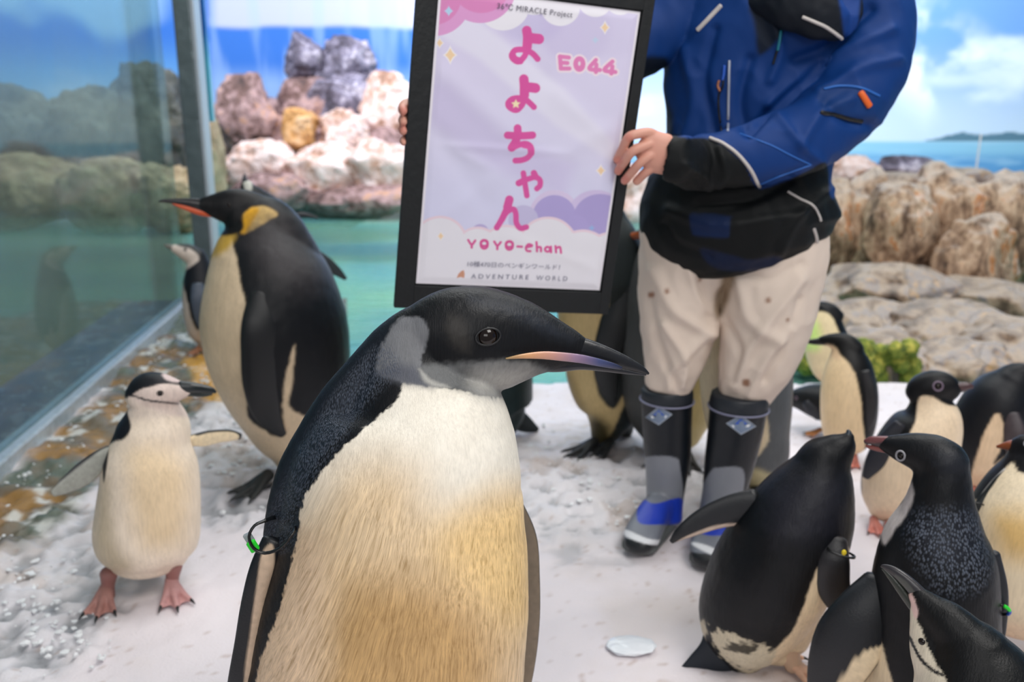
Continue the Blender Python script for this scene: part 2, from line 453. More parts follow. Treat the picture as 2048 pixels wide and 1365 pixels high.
# ================================================================ THE SETTING
def struct(name, me, mat, parent=None, **kw):
    o = obj(name, me, mat, parent, **kw)
    if parent is None: o['kind'] = 'structure'
    return o
def grid(nx, ny, fn):
    """fn(u,v) -> xyz for arrays u,v in 0..1"""
    u, v = np.meshgrid(np.linspace(0, 1, nx), np.linspace(0, 1, ny)); V = fn(u.ravel(), v.ravel())
    i = np.arange((nx - 1) * (ny - 1)); r, c = i // (nx - 1), i % (nx - 1); a = r * nx + c
    return V, np.stack([a, a + 1, a + nx + 1, a + nx], 1).tolist()
def box(x0, x1, y0, y1, z0, z1):
    V = np.array([(x, y, z) for x in (x0, x1) for y in (y0, y1) for z in (z0, z1)], float)
    return V, [(0, 1, 3, 2), (4, 6, 7, 5), (0, 4, 5, 1), (2, 3, 7, 6), (0, 2, 6, 4), (1, 5, 7, 3)]
def bevel(me, w, seg=2):
    import bmesh
    bm = bmesh.new(); bm.from_mesh(me); bmesh.ops.recalc_face_normals(bm, faces=bm.faces)
    bmesh.ops.bevel(bm, geom=bm.edges[:], offset=w, segments=seg, affect='EDGES', profile=0.5); bm.to_mesh(me); bm.free(); return me

# ---- painted mural wall at the back
def mural():
    V, F_ = grid(760, 230, lambda u, v: np.stack([-11 + 22 * u, np.full_like(u, 14.0), -0.4 + 5.2 * v], 1))
    x, y = proj(V); P = V[:, [0, 2]]
    C = np.tile(lin((122, 166, 228)), (len(V), 1))
    def over(C, a, c): a = np.clip(a, 0, 1)[:, None]; return C * (1 - a) + lin(c) * a
    C = over(C, sstep(60, 285, y) * 0.75, (232, 236, 250))
    cl = fbm(np.c_[P[:, 0] * 0.55, P[:, 1] * 1.1] + 3, 5, 4)
    C = over(C, sstep(-0.05, 0.35, cl) * 0.9 * (x > 900), (247, 249, 255))
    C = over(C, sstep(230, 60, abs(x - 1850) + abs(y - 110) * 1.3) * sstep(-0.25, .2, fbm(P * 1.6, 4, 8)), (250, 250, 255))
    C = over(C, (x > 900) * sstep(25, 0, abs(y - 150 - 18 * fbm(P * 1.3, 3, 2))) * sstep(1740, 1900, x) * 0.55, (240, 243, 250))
    # sea, light band, islands
    C = over(C, sstep(281, 286, y), (150, 195, 226)); C = over(C, sstep(298, 325, y) * 0.9, (96, 150, 206))
    C = over(C, (y > 283) * sstep(0.1, 0.5, fbm(np.c_[P[:, 0] * 2, P[:, 1] * 22], 3, 6)) * 0.5, (175, 208, 235))
    isl = 283 - 17 * sstep(1830, 1900, x) * (0.6 + 0.7 * fbm(np.c_[P[:, 0] * 2.2, P[:, 0] * 0], 3, 12)) - 8 * sstep(1990, 2040, x)
    C = over(C, (y < 283) * sstep(isl - 1, isl + 1, y) * (x > 1830), (98, 128, 150))
    # the left half: deeper blue, pale bands painting in window reflections
    L_ = sstep(900, 820, x)
    C = over(C, L_, (60, 118, 208))
    C = over(C, L_ * sstep(62, 48, y + 6 * fbm(P * 2, 2)) * 0.85 * sstep(405, 440, x), (205, 208, 236))
    C = over(C, L_ * sstep(120, 175, y) * 0.7 * sstep(400, 440, x), (150, 185, 232))
    C = over(C, L_ * sstep(-.1, .4, fbm(np.c_[P[:, 0] * 5, P[:, 1] * .8], 3, 3)) * 0.4 * (x > 420), (170, 200, 240))
    C = over(C, sstep(420, 340, x) * sstep(60, 180, y) * 0.75, (120, 180, 225))
    C = over(C, sstep(420, 340, x) * sstep(0.0, 0.4, fbm(P * 0.7 + 9, 3, 31)) * 0.7, (170, 205, 232))
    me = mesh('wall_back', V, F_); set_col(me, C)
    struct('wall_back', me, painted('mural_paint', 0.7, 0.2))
mural()
def plain_wall(name, V):
    me = mesh(name, *V, smooth=False); return struct(name, me, simple('wall_paint_' + name, (150, 190, 225), 0.7, noise=(1.5, 0.08)))
plain_wall('wall_right', box(11.0, 11.2, -3, 14.1, -0.6, 4.8))
plain_wall('wall_left', box(-11.2, -11.0, -3, 14.1, -0.6, 4.8))
struct('ceiling', mesh('ceiling', *box(-11.2, 11.2, 2.0, 14.1, 4.8, 4.95), smooth=False), simple('ceiling_paint', (205, 210, 214), 0.8, noise=(2, 0.05)))

# ---- snow floor with wet rock by the glass
A0 = at_z(0, 957); A1 = at_z(366, 628); Rd = (A1 - A0) / np.linalg.norm(A1 - A0)
R0 = A0 - Rd * 1.9; R1 = A1 + Rd * 0.25
def rail_x(Y): return A0[0] + (Y - A0[1]) * Rd[0] / Rd[1]
EDGE = at_z(1100, 764)[1]
def floor():
    nx, ny = 560, 500
    V, _ = grid(nx, ny, lambda u, v: np.stack([-2.6 + 6.2 * u, 0.2 + 5.5 * v, np.zeros_like(u)], 1))
    x, y = proj(V); P = V[:, :2]
    def z(a): return np.c_[a, np.zeros(len(a))]
    wetp = smooth_poly([(-300, 1010), (0, 950), (366, 625), (420, 610), (470, 640), (470, 730), (430, 800), (260, 880), (170, 985), (90, 1075), (0, 1110), (-300, 1200)])
    jx, jy = fbm(z(P * 6), 4, 1) * 28, fbm(z(P * 6 + 20), 4, 2) * 28
    wet = sstep(-18, 14, sdist(x + jx, y + jy, wetp, 40))
    wet = np.maximum(wet, sstep(EDGE - .12, EDGE + .05, V[:, 1] + .04 * fbm(z(P * 7), 3, 5)) * (V[:, 0] < -.7))
    slush = np.zeros(len(V))
    for pl in ([(400, 760), (560, 860), (640, 1000), (600, 1120), (440, 1020), (380, 900)], [(1040, 900), (1300, 900), (1330, 1060), (1180, 1110), (1040, 1060)],
               [(-60, 1090), (160, 1010), (240, 1120), (150, 1330), (60, 1400), (-60, 1400)], [(1380, 940), (1500, 930), (1560, 1000), (1440, 1060), (1380, 1040)]):
        slush = np.maximum(slush, sstep(-45, 30, sdist(x + jx * 2, y + jy * 2, smooth_poly(pl), 60)))
    n1 = fbm(z(P * 5), 4, 3); n2 = fbm(z(P * 22), 4, 7); n3 = fbm(z(P * 70), 3, 9); rid = 1 - abs(fbm(z(P * 11 + 5), 4, 11)) * 2.6
    zz = n1 * 0.010 + n2 * 0.004 + n3 * 0.0012 - 0.006
    zz = zz + slush * (n2 * 0.030 + n3 * 0.007 + 0.0 * rid) + wet * (n1 * 0.03 + n2 * 0.018 + n3 * 0.003 - 0.006)
    zz = np.minimum(zz, 0.022)
    V[:, 2] = zz
    C = np.tile(lin((236, 228, 232)), (len(V), 1))
    def over(C, a, c): a = np.clip(a, 0, 1)[:, None]; return C * (1 - a) + lin(c) * a
    C = over(C, sstep(0.0, 0.45, n1) * 0.25, (222, 205, 194))
    C = over(C, sstep(0.1, 0.5, fbm(z(P * 3 + 7), 4, 22)) * 0.35, (212, 200, 190))
    C = over(C, slush * 0.45, (196, 200, 206))
    C = over(C, slush * sstep(0.0, 0.35, -n2) * 0.75, (142, 145, 150))
    C = over(C, slush * sstep(0.12, 0.4, fbm(z(P * 9 + 3), 3, 14)) * 0.4, (176, 152, 132))
    C = over(C, sstep(0.46, 0.6, fbm(z(P * 60), 3, 44)) * 0.4, (160, 126, 100))
    rock = fbm(z(P * 8 + 2), 4, 15)
    Cw = np.tile(lin((112, 100, 84)), (len(V), 1))
    Cw = over(Cw, sstep(-0.05, 0.3, rock), (150, 112, 58)); Cw = over(Cw, sstep(0.05, .3, -rock), (96, 104, 92))
    Cw = over(Cw, sstep(0.16, 0.3, fbm(z(P * 17 + 9), 4, 16)) * 0.9, (205, 205, 200))
    # yellow stain behind the left emperor
    st = sstep(-12, 12, sdist(x + jx, y + jy, smooth_poly([(370, 700), (470, 705), (520, 760), (440, 800), (385, 760)]), 30))
    Cw = over(Cw, st * 0.8, (214, 160, 70)); C = over(C, st * 0.6, (220, 176, 100))
    C = C * (1 - wet[:, None]) + Cw * wet[:, None]
    keep = (V[:, 0] > rail_x(V[:, 1]) - 0.04) & ((V[:, 1] < EDGE + 0.012 * n2) | (V[:, 0] < -0.85 - 0.10 * (V[:, 1] - EDGE) + 0.05 * n1))
    K = keep.reshape(ny, nx); F_ = []
    kk = K[:-1, :-1] & K[1:, :-1] & K[:-1, 1:] & K[1:, 1:]
    r, c = np.nonzero(kk); a = r * nx + c; F_ = np.stack([a, a + 1, a + nx + 1, a + nx], 1)
    used = np.unique(F_); mp = np.full(len(V), -1); mp[used] = np.arange(len(used)); F_ = mp[F_]; V, C, wet = V[used], C[used], wet[used]
    # skirt down to the pool
    from collections import Counter
    E = np.concatenate([F_[:, [0, 1]], F_[:, [1, 2]], F_[:, [2, 3]], F_[:, [3, 0]]])
    key = np.sort(E, 1); ks = key[:, 0].astype(np.int64) * 10 ** 7 + key[:, 1]; uq, inv, ct = np.unique(ks, return_inverse=True, return_counts=True)
    Bd = E[ct[inv] == 1]; bv = np.unique(Bd); mp = {b: len(V) + i for i, b in enumerate(bv)}
    Vb = V[bv].copy(); Vb[:, 2] = -0.35
    Fa = F_.tolist() + [(b, a, mp[a], mp[b]) for a, b in Bd.tolist()]
    V = np.concatenate([V, Vb]); C = np.concatenate([C, C[bv]]); wet = np.concatenate([wet, wet[bv]])
    me = mesh('floor', V, Fa); set_col(me, np.c_[C, wet])
    t = NT('snow_and_wet_rock'); at = t.new('ShaderNodeAttribute', attribute_name='Col'); co_ = t.obj_co()
    t.link(at.outputs['Color'], t.b.inputs['Base Color'])
    rr = t.new('ShaderNodeMapRange'); rr.inputs[3].default_value = 0.62; rr.inputs[4].default_value = 0.16; t.link(at.outputs['Alpha'], rr.inputs[0]); t.link(rr.outputs[0], t.b.inputs['Roughness'])
    t.b.inputs['Subsurface Weight'].default_value = 0.0
    t.bump(t.noise(co_, 160, 5, 0.65), 0.5, 0.006)
    struct('floor', me, t.m)
floor()

# ---- pool
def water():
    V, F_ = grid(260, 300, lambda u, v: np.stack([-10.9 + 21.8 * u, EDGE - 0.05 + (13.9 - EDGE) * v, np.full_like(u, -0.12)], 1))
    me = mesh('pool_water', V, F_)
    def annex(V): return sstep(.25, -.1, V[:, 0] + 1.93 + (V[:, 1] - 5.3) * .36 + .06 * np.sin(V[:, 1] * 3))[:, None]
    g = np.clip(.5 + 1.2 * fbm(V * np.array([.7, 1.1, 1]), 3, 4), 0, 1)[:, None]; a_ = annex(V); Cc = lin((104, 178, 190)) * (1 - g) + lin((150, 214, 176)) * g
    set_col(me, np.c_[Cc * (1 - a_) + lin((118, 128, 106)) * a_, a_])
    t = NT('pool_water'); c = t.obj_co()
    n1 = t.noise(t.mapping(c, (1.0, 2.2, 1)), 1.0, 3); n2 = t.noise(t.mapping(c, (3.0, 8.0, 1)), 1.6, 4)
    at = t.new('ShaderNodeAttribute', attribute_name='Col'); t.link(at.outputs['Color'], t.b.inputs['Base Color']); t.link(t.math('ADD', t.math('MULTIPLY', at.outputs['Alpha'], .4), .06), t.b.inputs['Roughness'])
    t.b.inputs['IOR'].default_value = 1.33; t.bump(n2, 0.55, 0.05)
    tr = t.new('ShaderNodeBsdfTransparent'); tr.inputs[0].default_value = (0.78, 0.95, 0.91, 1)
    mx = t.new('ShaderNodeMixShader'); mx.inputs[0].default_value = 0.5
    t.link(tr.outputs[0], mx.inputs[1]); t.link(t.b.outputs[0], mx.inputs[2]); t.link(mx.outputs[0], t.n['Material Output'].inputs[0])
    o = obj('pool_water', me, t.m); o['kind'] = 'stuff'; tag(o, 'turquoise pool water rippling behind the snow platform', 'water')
    V, F_ = grid(160, 160, lambda u, v: np.stack([-11 + 22 * u, EDGE - 0.2 + (14 - EDGE + .2) * v, -0.62 + 0.04 * fbm(np.c_[u * 9, v * 9], 3)], 1))
    t2 = painted('pool_basin', .7)
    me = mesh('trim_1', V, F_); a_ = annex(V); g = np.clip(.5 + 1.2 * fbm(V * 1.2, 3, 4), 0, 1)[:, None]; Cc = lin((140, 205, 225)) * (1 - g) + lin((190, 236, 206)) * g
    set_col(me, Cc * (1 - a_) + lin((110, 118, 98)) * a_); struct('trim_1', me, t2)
water()

# ---- rocks
def rock_mat(name, stops, scale=3.0, streak=False, bump=0.6, rough=0.75, top=False):
    t = NT(name); c = t.obj_co()
    if streak: c = t.mapping(c, (1.8, 1.8, 0.8))
    n1 = t.noise(c, scale, 6, 0.62); n2 = t.noise(t.mapping(c, loc=(5, 3, 1)), scale * 4.2, 5, 0.6)
    f = t.math('ADD', t.math('MULTIPLY', n1, 0.65), t.math('MULTIPLY', n2, 0.35))
    col = t.ramp(f, [(p, L4(k)) for p, k in stops])
    vo = t.new('ShaderNodeTexVoronoi', feature='DISTANCE_TO_EDGE'); vo.inputs['Scale'].default_value = scale * 0.9
    wv = t.new('ShaderNodeVectorMath', operation='ADD'); nz = t.new('ShaderNodeTexNoise'); nz.inputs['Scale'].default_value = scale; t.link(c, nz.inputs['Vector'])
    t.link(c, wv.inputs[0]); t.link(nz.outputs['Color'], wv.inputs[1]); t.link(wv.outputs[0], vo.inputs['Vector'])
    crack = t.ramp(vo.outputs['Distance'], [(0.0, (0, 0, 0)), (0.06, (1, 1, 1))])
    col = t.mix(t.math('MULTIPLY', t.math('SUBTRACT', 1.0, crack), 0.2), col, L4((70, 52, 42)))
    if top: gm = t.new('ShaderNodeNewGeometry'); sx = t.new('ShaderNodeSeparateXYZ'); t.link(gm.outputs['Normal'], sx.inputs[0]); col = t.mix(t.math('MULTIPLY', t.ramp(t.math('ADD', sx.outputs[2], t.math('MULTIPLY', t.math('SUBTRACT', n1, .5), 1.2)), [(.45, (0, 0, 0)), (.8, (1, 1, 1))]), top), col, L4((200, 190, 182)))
    t.link(col, t.b.inputs['Base Color']); t.b.inputs['Roughness'].default_value = rough
    t.bump(t.math('ADD', f, t.math('MULTIPLY', crack, 0.12)), bump, 0.12 / scale * 2); return t.m
RM = {
 'pink': rock_mat('pink_white_rock', [(0.34, (112, 84, 72)), (0.42, (190, 148, 128)), (0.5, (230, 204, 198)), (0.58, (240, 224, 224)), (0.66, (220, 160, 100))], 2.6),
 'brown': rock_mat('brown_rock', [(0.34, (58, 44, 46)), (0.45, (120, 92, 88)), (0.54, (176, 146, 148)), (0.64, (204, 152, 110))], 2.6),
 'dark': rock_mat('dark_mauve_rock', [(0.36, (44, 40, 52)), (0.46, (92, 86, 104)), (0.54, (140, 134, 156)), (0.62, (212, 206, 222))], 3.2),
 'orange': rock_mat('orange_rock', [(0.30, (140, 90, 46)), (0.5, (212, 160, 100)), (0.7, (226, 200, 172))], 3.0),
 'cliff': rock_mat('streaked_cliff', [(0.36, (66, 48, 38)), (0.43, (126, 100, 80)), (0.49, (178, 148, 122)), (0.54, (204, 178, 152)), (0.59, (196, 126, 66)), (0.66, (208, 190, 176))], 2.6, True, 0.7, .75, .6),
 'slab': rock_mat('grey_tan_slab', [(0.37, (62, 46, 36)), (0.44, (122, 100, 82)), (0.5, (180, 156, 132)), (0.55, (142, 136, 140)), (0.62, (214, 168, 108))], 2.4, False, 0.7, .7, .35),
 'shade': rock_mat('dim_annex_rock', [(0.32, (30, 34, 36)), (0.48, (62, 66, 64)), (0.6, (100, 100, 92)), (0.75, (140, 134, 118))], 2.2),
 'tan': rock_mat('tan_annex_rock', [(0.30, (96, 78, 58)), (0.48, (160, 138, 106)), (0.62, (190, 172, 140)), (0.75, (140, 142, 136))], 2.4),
}
import bmesh as _bm
_b = _bm.new(); _bm.ops.create_icosphere(_b, subdivisions=5, radius=1.0)
ICO_V = np.array([v.co[:] for v in _b.verts]); ICO_F = [tuple(v.index for v in f.verts) for f in _b.faces]; _b.free()
def rock(x0, y0, x1, y1, Y, mat, label, seed, depth=0.8, sq=0.75, name='boulder', group=None, rough=1.0, zmin=-0.5):
    """boulder filling a pixel box at distance Y"""
    a = at_y(x0, y0, Y); b = at_y(x1, y1, Y); c = (a + b) / 2; hx, hz = abs(b[0] - a[0]) / 2, abs(a[2] - b[2]) / 2
    V = ICO_V.copy(); V = np.sign(V) * np.abs(V) ** sq; V = V * 1.04; rg = np.random.RandomState(seed)
    for _ in range(26):              # chiselled faces
        q = rg.normal(size=3); q /= np.linalg.norm(q); lim = rg.uniform(.78, 1.02); V = V - np.outer(np.maximum(V @ q - lim, 0) * .85, q)
    D = np.array([hx, depth * (hx + hz) / 2, hz]); P = V * D; s = max(hx, hz)
    fr = 1.1 / s
    d = 0.30 * fbm(P * fr + seed * 7.1, 4, seed) + 0.13 * (1 - 2.5 * abs(fbm(P * fr * 2.3 + seed, 3, seed + 3))) + 0.05 * fbm(P * fr * 9, 3, seed + 6)
    P = P * (1 + (d * rough)[:, None]) - np.array([0, 0, 0])
    me = mesh(name, P, ICO_F); o = obj(name, me, RM[mat]); o.location = c.tolist(); tag(o, label, 'rock', group); return o
Yb = 11.6
LR = [ # left-middle outcrop
 (405, 215, 900, 440, Yb + 1.0, 'brown', 'broad brown rock mass that carries the boulders behind the pool'),
 (860, 300, 1060, 430, Yb - .2, 'pink', 'pale boulder of the far shore hidden behind the poster'),
 (1040, 290, 1200, 430, Yb, 'brown', 'brown boulder of the far shore behind the right half of the poster'),
 (1300, 300, 1470, 450, Yb - .2, 'pink', 'pale boulder of the far shore behind the blue jacket'),
 (1440, 310, 1600, 460, Yb - .6, 'brown', 'brown boulder of the far shore behind the black jacket hem'),
 (428, 165, 560, 330, Yb + .3, 'brown', 'brown mauve boulder at the left end of the outcrop, beside the grey post'),
 (545, 150, 680, 330, Yb + .6, 'brown', 'tall brown boulder behind the orange one'),
 (570, 72, 655, 175, Yb + .9, 'dark', 'dark mauve block on top left of the rock stack'),
 (640, 78, 745, 190, Yb + .9, 'dark', 'dark knobbly block on top right of the rock stack'),
 (600, 140, 760, 270, Yb + .7, 'dark', 'pale mauve boulder carrying the two dark blocks'),
 (720, 150, 830, 300, Yb + .5, 'pink', 'pale upright boulder against the left edge of the poster'),
 (556, 222, 640, 300, Yb - .1, 'orange', 'rounded orange boulder in the middle of the outcrop'),
 (640, 225, 740, 315, Yb + .0, 'pink', 'pale boulder right of the rounded orange one'),
 (440, 285, 600, 395, Yb - .5, 'pink', 'pinkish white boulder low at the left of the pool shore'),
 (560, 290, 730, 410, Yb - .6, 'pink', 'large pinkish white boulder in the middle of the pool shore'),
 (690, 280, 860, 415, Yb - .6, 'pink', 'pinkish white boulder on the shore beside the poster'),
 (470, 345, 640, 425, Yb - .9, 'brown', 'flat brown rock at the waterline under the pink boulders'),
 (620, 372, 850, 430, Yb - .9, 'brown', 'long low brown rock along the waterline behind the poster'),
 (408, 240, 450, 420, 9.6, 'tan', 'narrow yellowish rock right behind the grey post'),
 (1180, 345, 1330, 500, Yb - 1.0, 'pink', 'cream white boulder seen between poster and jacket'),
]
for i, r in enumerate(LR): rock(*r, seed=20 + i)
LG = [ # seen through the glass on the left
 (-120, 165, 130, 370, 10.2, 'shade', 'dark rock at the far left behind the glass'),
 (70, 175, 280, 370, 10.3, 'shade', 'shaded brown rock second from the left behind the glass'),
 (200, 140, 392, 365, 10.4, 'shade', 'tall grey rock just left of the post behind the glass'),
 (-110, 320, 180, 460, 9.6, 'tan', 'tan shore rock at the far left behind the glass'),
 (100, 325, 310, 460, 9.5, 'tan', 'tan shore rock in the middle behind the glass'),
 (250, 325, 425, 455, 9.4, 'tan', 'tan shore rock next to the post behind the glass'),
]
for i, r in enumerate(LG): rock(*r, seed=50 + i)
Yc = 6.6
RR = [ # right cliff
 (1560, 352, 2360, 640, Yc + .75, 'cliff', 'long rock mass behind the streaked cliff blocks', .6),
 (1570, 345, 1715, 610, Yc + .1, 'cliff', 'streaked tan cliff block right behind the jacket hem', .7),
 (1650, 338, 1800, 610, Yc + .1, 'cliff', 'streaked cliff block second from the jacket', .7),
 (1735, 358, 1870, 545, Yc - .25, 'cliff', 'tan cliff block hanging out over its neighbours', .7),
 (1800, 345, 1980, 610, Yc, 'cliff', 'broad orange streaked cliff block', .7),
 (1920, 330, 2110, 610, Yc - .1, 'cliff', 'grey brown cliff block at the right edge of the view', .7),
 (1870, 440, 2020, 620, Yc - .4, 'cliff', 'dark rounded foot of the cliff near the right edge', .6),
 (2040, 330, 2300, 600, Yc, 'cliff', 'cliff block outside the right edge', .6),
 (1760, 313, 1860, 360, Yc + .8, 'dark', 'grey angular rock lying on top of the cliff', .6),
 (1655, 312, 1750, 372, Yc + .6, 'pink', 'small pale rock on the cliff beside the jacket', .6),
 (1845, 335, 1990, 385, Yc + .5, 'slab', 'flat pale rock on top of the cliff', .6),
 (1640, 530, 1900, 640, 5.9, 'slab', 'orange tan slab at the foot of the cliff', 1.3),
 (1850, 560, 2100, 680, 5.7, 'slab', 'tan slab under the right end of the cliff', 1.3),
 (1640, 600, 1830, 690, 5.2, 'slab', 'grey white slab behind the small penguin with the green chest', 1.2),  # the penguin's green chest is white with green light painted on
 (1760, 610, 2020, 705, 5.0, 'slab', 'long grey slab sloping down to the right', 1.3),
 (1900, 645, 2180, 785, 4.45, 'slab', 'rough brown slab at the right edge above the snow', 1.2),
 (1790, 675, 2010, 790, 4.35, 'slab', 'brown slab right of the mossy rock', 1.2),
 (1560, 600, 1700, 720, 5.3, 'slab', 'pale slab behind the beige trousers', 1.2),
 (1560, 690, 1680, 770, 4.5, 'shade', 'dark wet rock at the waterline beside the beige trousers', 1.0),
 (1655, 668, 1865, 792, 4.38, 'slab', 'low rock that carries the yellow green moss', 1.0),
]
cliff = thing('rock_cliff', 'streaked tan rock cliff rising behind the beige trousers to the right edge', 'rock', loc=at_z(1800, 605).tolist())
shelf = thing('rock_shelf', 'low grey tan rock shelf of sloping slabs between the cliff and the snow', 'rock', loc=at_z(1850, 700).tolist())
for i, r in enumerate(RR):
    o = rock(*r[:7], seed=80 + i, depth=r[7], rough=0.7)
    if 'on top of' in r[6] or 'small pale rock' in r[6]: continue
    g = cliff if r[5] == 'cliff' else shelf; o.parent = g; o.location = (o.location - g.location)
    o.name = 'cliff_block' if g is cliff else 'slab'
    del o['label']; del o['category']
    if r[5] == 'shade': o['label'] = 'dark wet slab at the waterline'
def moss():
    t = NT('moss'); n = t.noise(t.obj_co(), 26, 4)
    t.link(t.ramp(n, [(0.3, L4((52, 74, 34))), (0.5, L4((120, 132, 50))), (0.65, L4((186, 178, 82)))]), t.b.inputs['Base Color']); t.b.inputs['Roughness'].default_value = 0.9
    t.bump(n, 0.8, 0.02)
    rng = random.Random(4)
    for (xa, ya, xb, yb, Y, lab) in ((1700, 690, 1835, 758, 4.02, 'yellow green moss cushion on the low rock above the snow'), (1585, 695, 1650, 735, 4.2, 'dark green moss beside the penguin with the painted green light')):
        parts = []
        for k in range(34):
            c = at_y(rng.uniform(xa, xb), rng.uniform(ya, yb), Y + rng.uniform(0, .12)); parts.append(ball(c, rng.uniform(.03, .055), 10, 7))
        me = remesh(parts, 0.011, 2); V = co(me); set_co(me, V + nor(me) * (fbm(V * 60, 3) * 0.012)[:, None])
        o = obj('moss', me, t.m); o['kind'] = 'stuff'; tag(o, lab, 'moss')
moss()

# ---- glass wall on the left with its sill, post and blue end panel
def glass_wall():
    d = Rd; nrm = np.array([d[1], -d[0], 0])             # points into the enclosure
    def bar(p, q, w0, w1, z0, z1):
        V = []
        for P_ in (p, q):
            for w in (w0, w1):
                for z in (z0, z1): V.append(P_[:2].tolist() + [0]); V[-1] = list(np.array(V[-1]) + nrm * w + np.array([0, 0, z]))
        return np.array(V), [(0, 1, 3, 2), (4, 6, 7, 5), (0, 4, 5, 1), (2, 3, 7, 6), (0, 2, 6, 4), (1, 5, 7, 3)]
    sill = simple('brushed_sill', (176, 186, 192), 0.28, 0.35, noise=(30, 0.15)); dark = simple('sill_reflection_strip', (38, 50, 46), 0.25)
    struct('trim_2', bevel(mesh('trim_2', *bar(R0, R1, -0.09, 0.0, -0.3, 0.045), smooth=False), 0.008), sill)
    struct('reflection_strip', bevel(mesh('reflection_strip', *bar(R0, R1, -0.40, -0.092, -0.3, 0.030), smooth=False), 0.006), dark)  # dark strip built in place of the sill's reflection
    t = NT('wet_glass'); t.b.inputs['Base Color'].default_value = (0.5, 0.62, 0.58, 1); t.b.inputs['Roughness'].default_value = 0.03
    n = t.noise(t.mapping(t.obj_co(), (1, 1, .5)), 3.0, 4)
    gl = t.new('ShaderNodeBsdfGlossy'); gl.inputs['Roughness'].default_value = 0.05; gl.inputs['Color'].default_value = (.9, 1, .97, 1)
    tr = t.new('ShaderNodeBsdfTransparent'); tr.inputs[0].default_value = (0.70, 0.80, 0.78, 1)
    df = t.new('ShaderNodeBsdfDiffuse'); df.inputs[0].default_value = (0.38, 0.44, 0.42, 1)
    lw = t.new('ShaderNodeLayerWeight'); lw.inputs[0].default_value = 0.25
    m1 = t.new('ShaderNodeMixShader'); t.link(t.math('ADD', t.math('MULTIPLY', lw.outputs['Fresnel'], 0.06), 0.03), m1.inputs[0]); t.link(tr.outputs[0], m1.inputs[1]); t.link(gl.outputs[0], m1.inputs[2])
    m2 = t.new('ShaderNodeMixShader'); t.link(t.math('MULTIPLY', n, 0.22), m2.inputs[0]); t.link(m1.outputs[0], m2.inputs[1]); t.link(df.outputs[0], m2.inputs[2])
    t.link(m2.outputs[0], t.n['Material Output'].inputs[0])
    w = thing('glass_wall', 'tall wet glass pane along the left side above the metal sill', 'glass', loc=(0, 0, 0))
    obj('pane', mesh('pane', *bar(R0, R1, -0.052, -0.04, 0.045, 3.4), smooth=False), t.m, w)
    # post
    pb = at_y(389, 200, R1[1] + 0.08); px0 = pb[0]; py0 = pb[1]
    hw = 0.062
    steel = simple('grey_post_steel', (112, 122, 126), 0.35, 0.6, noise=(12, 0.12))
    p = thing('post', 'grey metal post where the glass wall ends', 'post', loc=(px0, py0, 0))
    obj('shaft', bevel(mesh('shaft', *box(-hw, hw * .62, -0.06, 0.06, -0.12, 3.6), smooth=False), 0.008), steel, p)
    obj('strip', bevel(mesh('strip', *box(hw * .64, hw, -0.062, 0.05, -0.12, 3.6), smooth=False), 0.004), simple('pale_strip', (178, 186, 196), 0.4), p)
    obj('base_plate', bevel(mesh('base_plate', *box(-.1, .1, -.1, .1, -0.125, -0.02), smooth=False), 0.006), steel, p)
    zz = at_y(415, 243, py0 + .25)[2]; xa = at_y(405, 150, py0 + .25)[0]; xb = at_y(424, 150, py0 + .25)[0]
    tb = NT('blue_panel'); g = tb.new('ShaderNodeSeparateXYZ'); tb.link(tb.obj_co(), g.inputs[0])
    mr = tb.new('ShaderNodeMapRange'); mr.inputs[1].default_value = zz; mr.inputs[2].default_value = zz + 0.75; tb.link(g.outputs[2], mr.inputs[0])
    tb.link(tb.ramp(mr.outputs[0], [(0.45, L4((86, 176, 200))), (0.7, L4((14, 92, 170)))]), tb.b.inputs['Base Color']); tb.b.inputs['Roughness'].default_value = 0.2
    b = obj('panel', bevel(mesh('panel', *box(xa, xb, py0 + .2, py0 + .24, zz, 3.5), smooth=False), 0.002), tb.m)
    tag(b, 'narrow blue upright acrylic panel next to the grey post', 'panel')
glass_wall()
# white mooring pole of the mural sea, standing on the cliff
p0 = at_y(1945, 392, Yc + .7); p1 = at_y(1962, 268, Yc + .7)
o = obj('pole', mesh('pole', *tube([p0, p1], [.009, .006], [.009, .006], seg=10)), simple('white_pole', (225, 228, 232), 0.5)); tag(o, 'thin white pole standing on top of the cliff', 'pole')

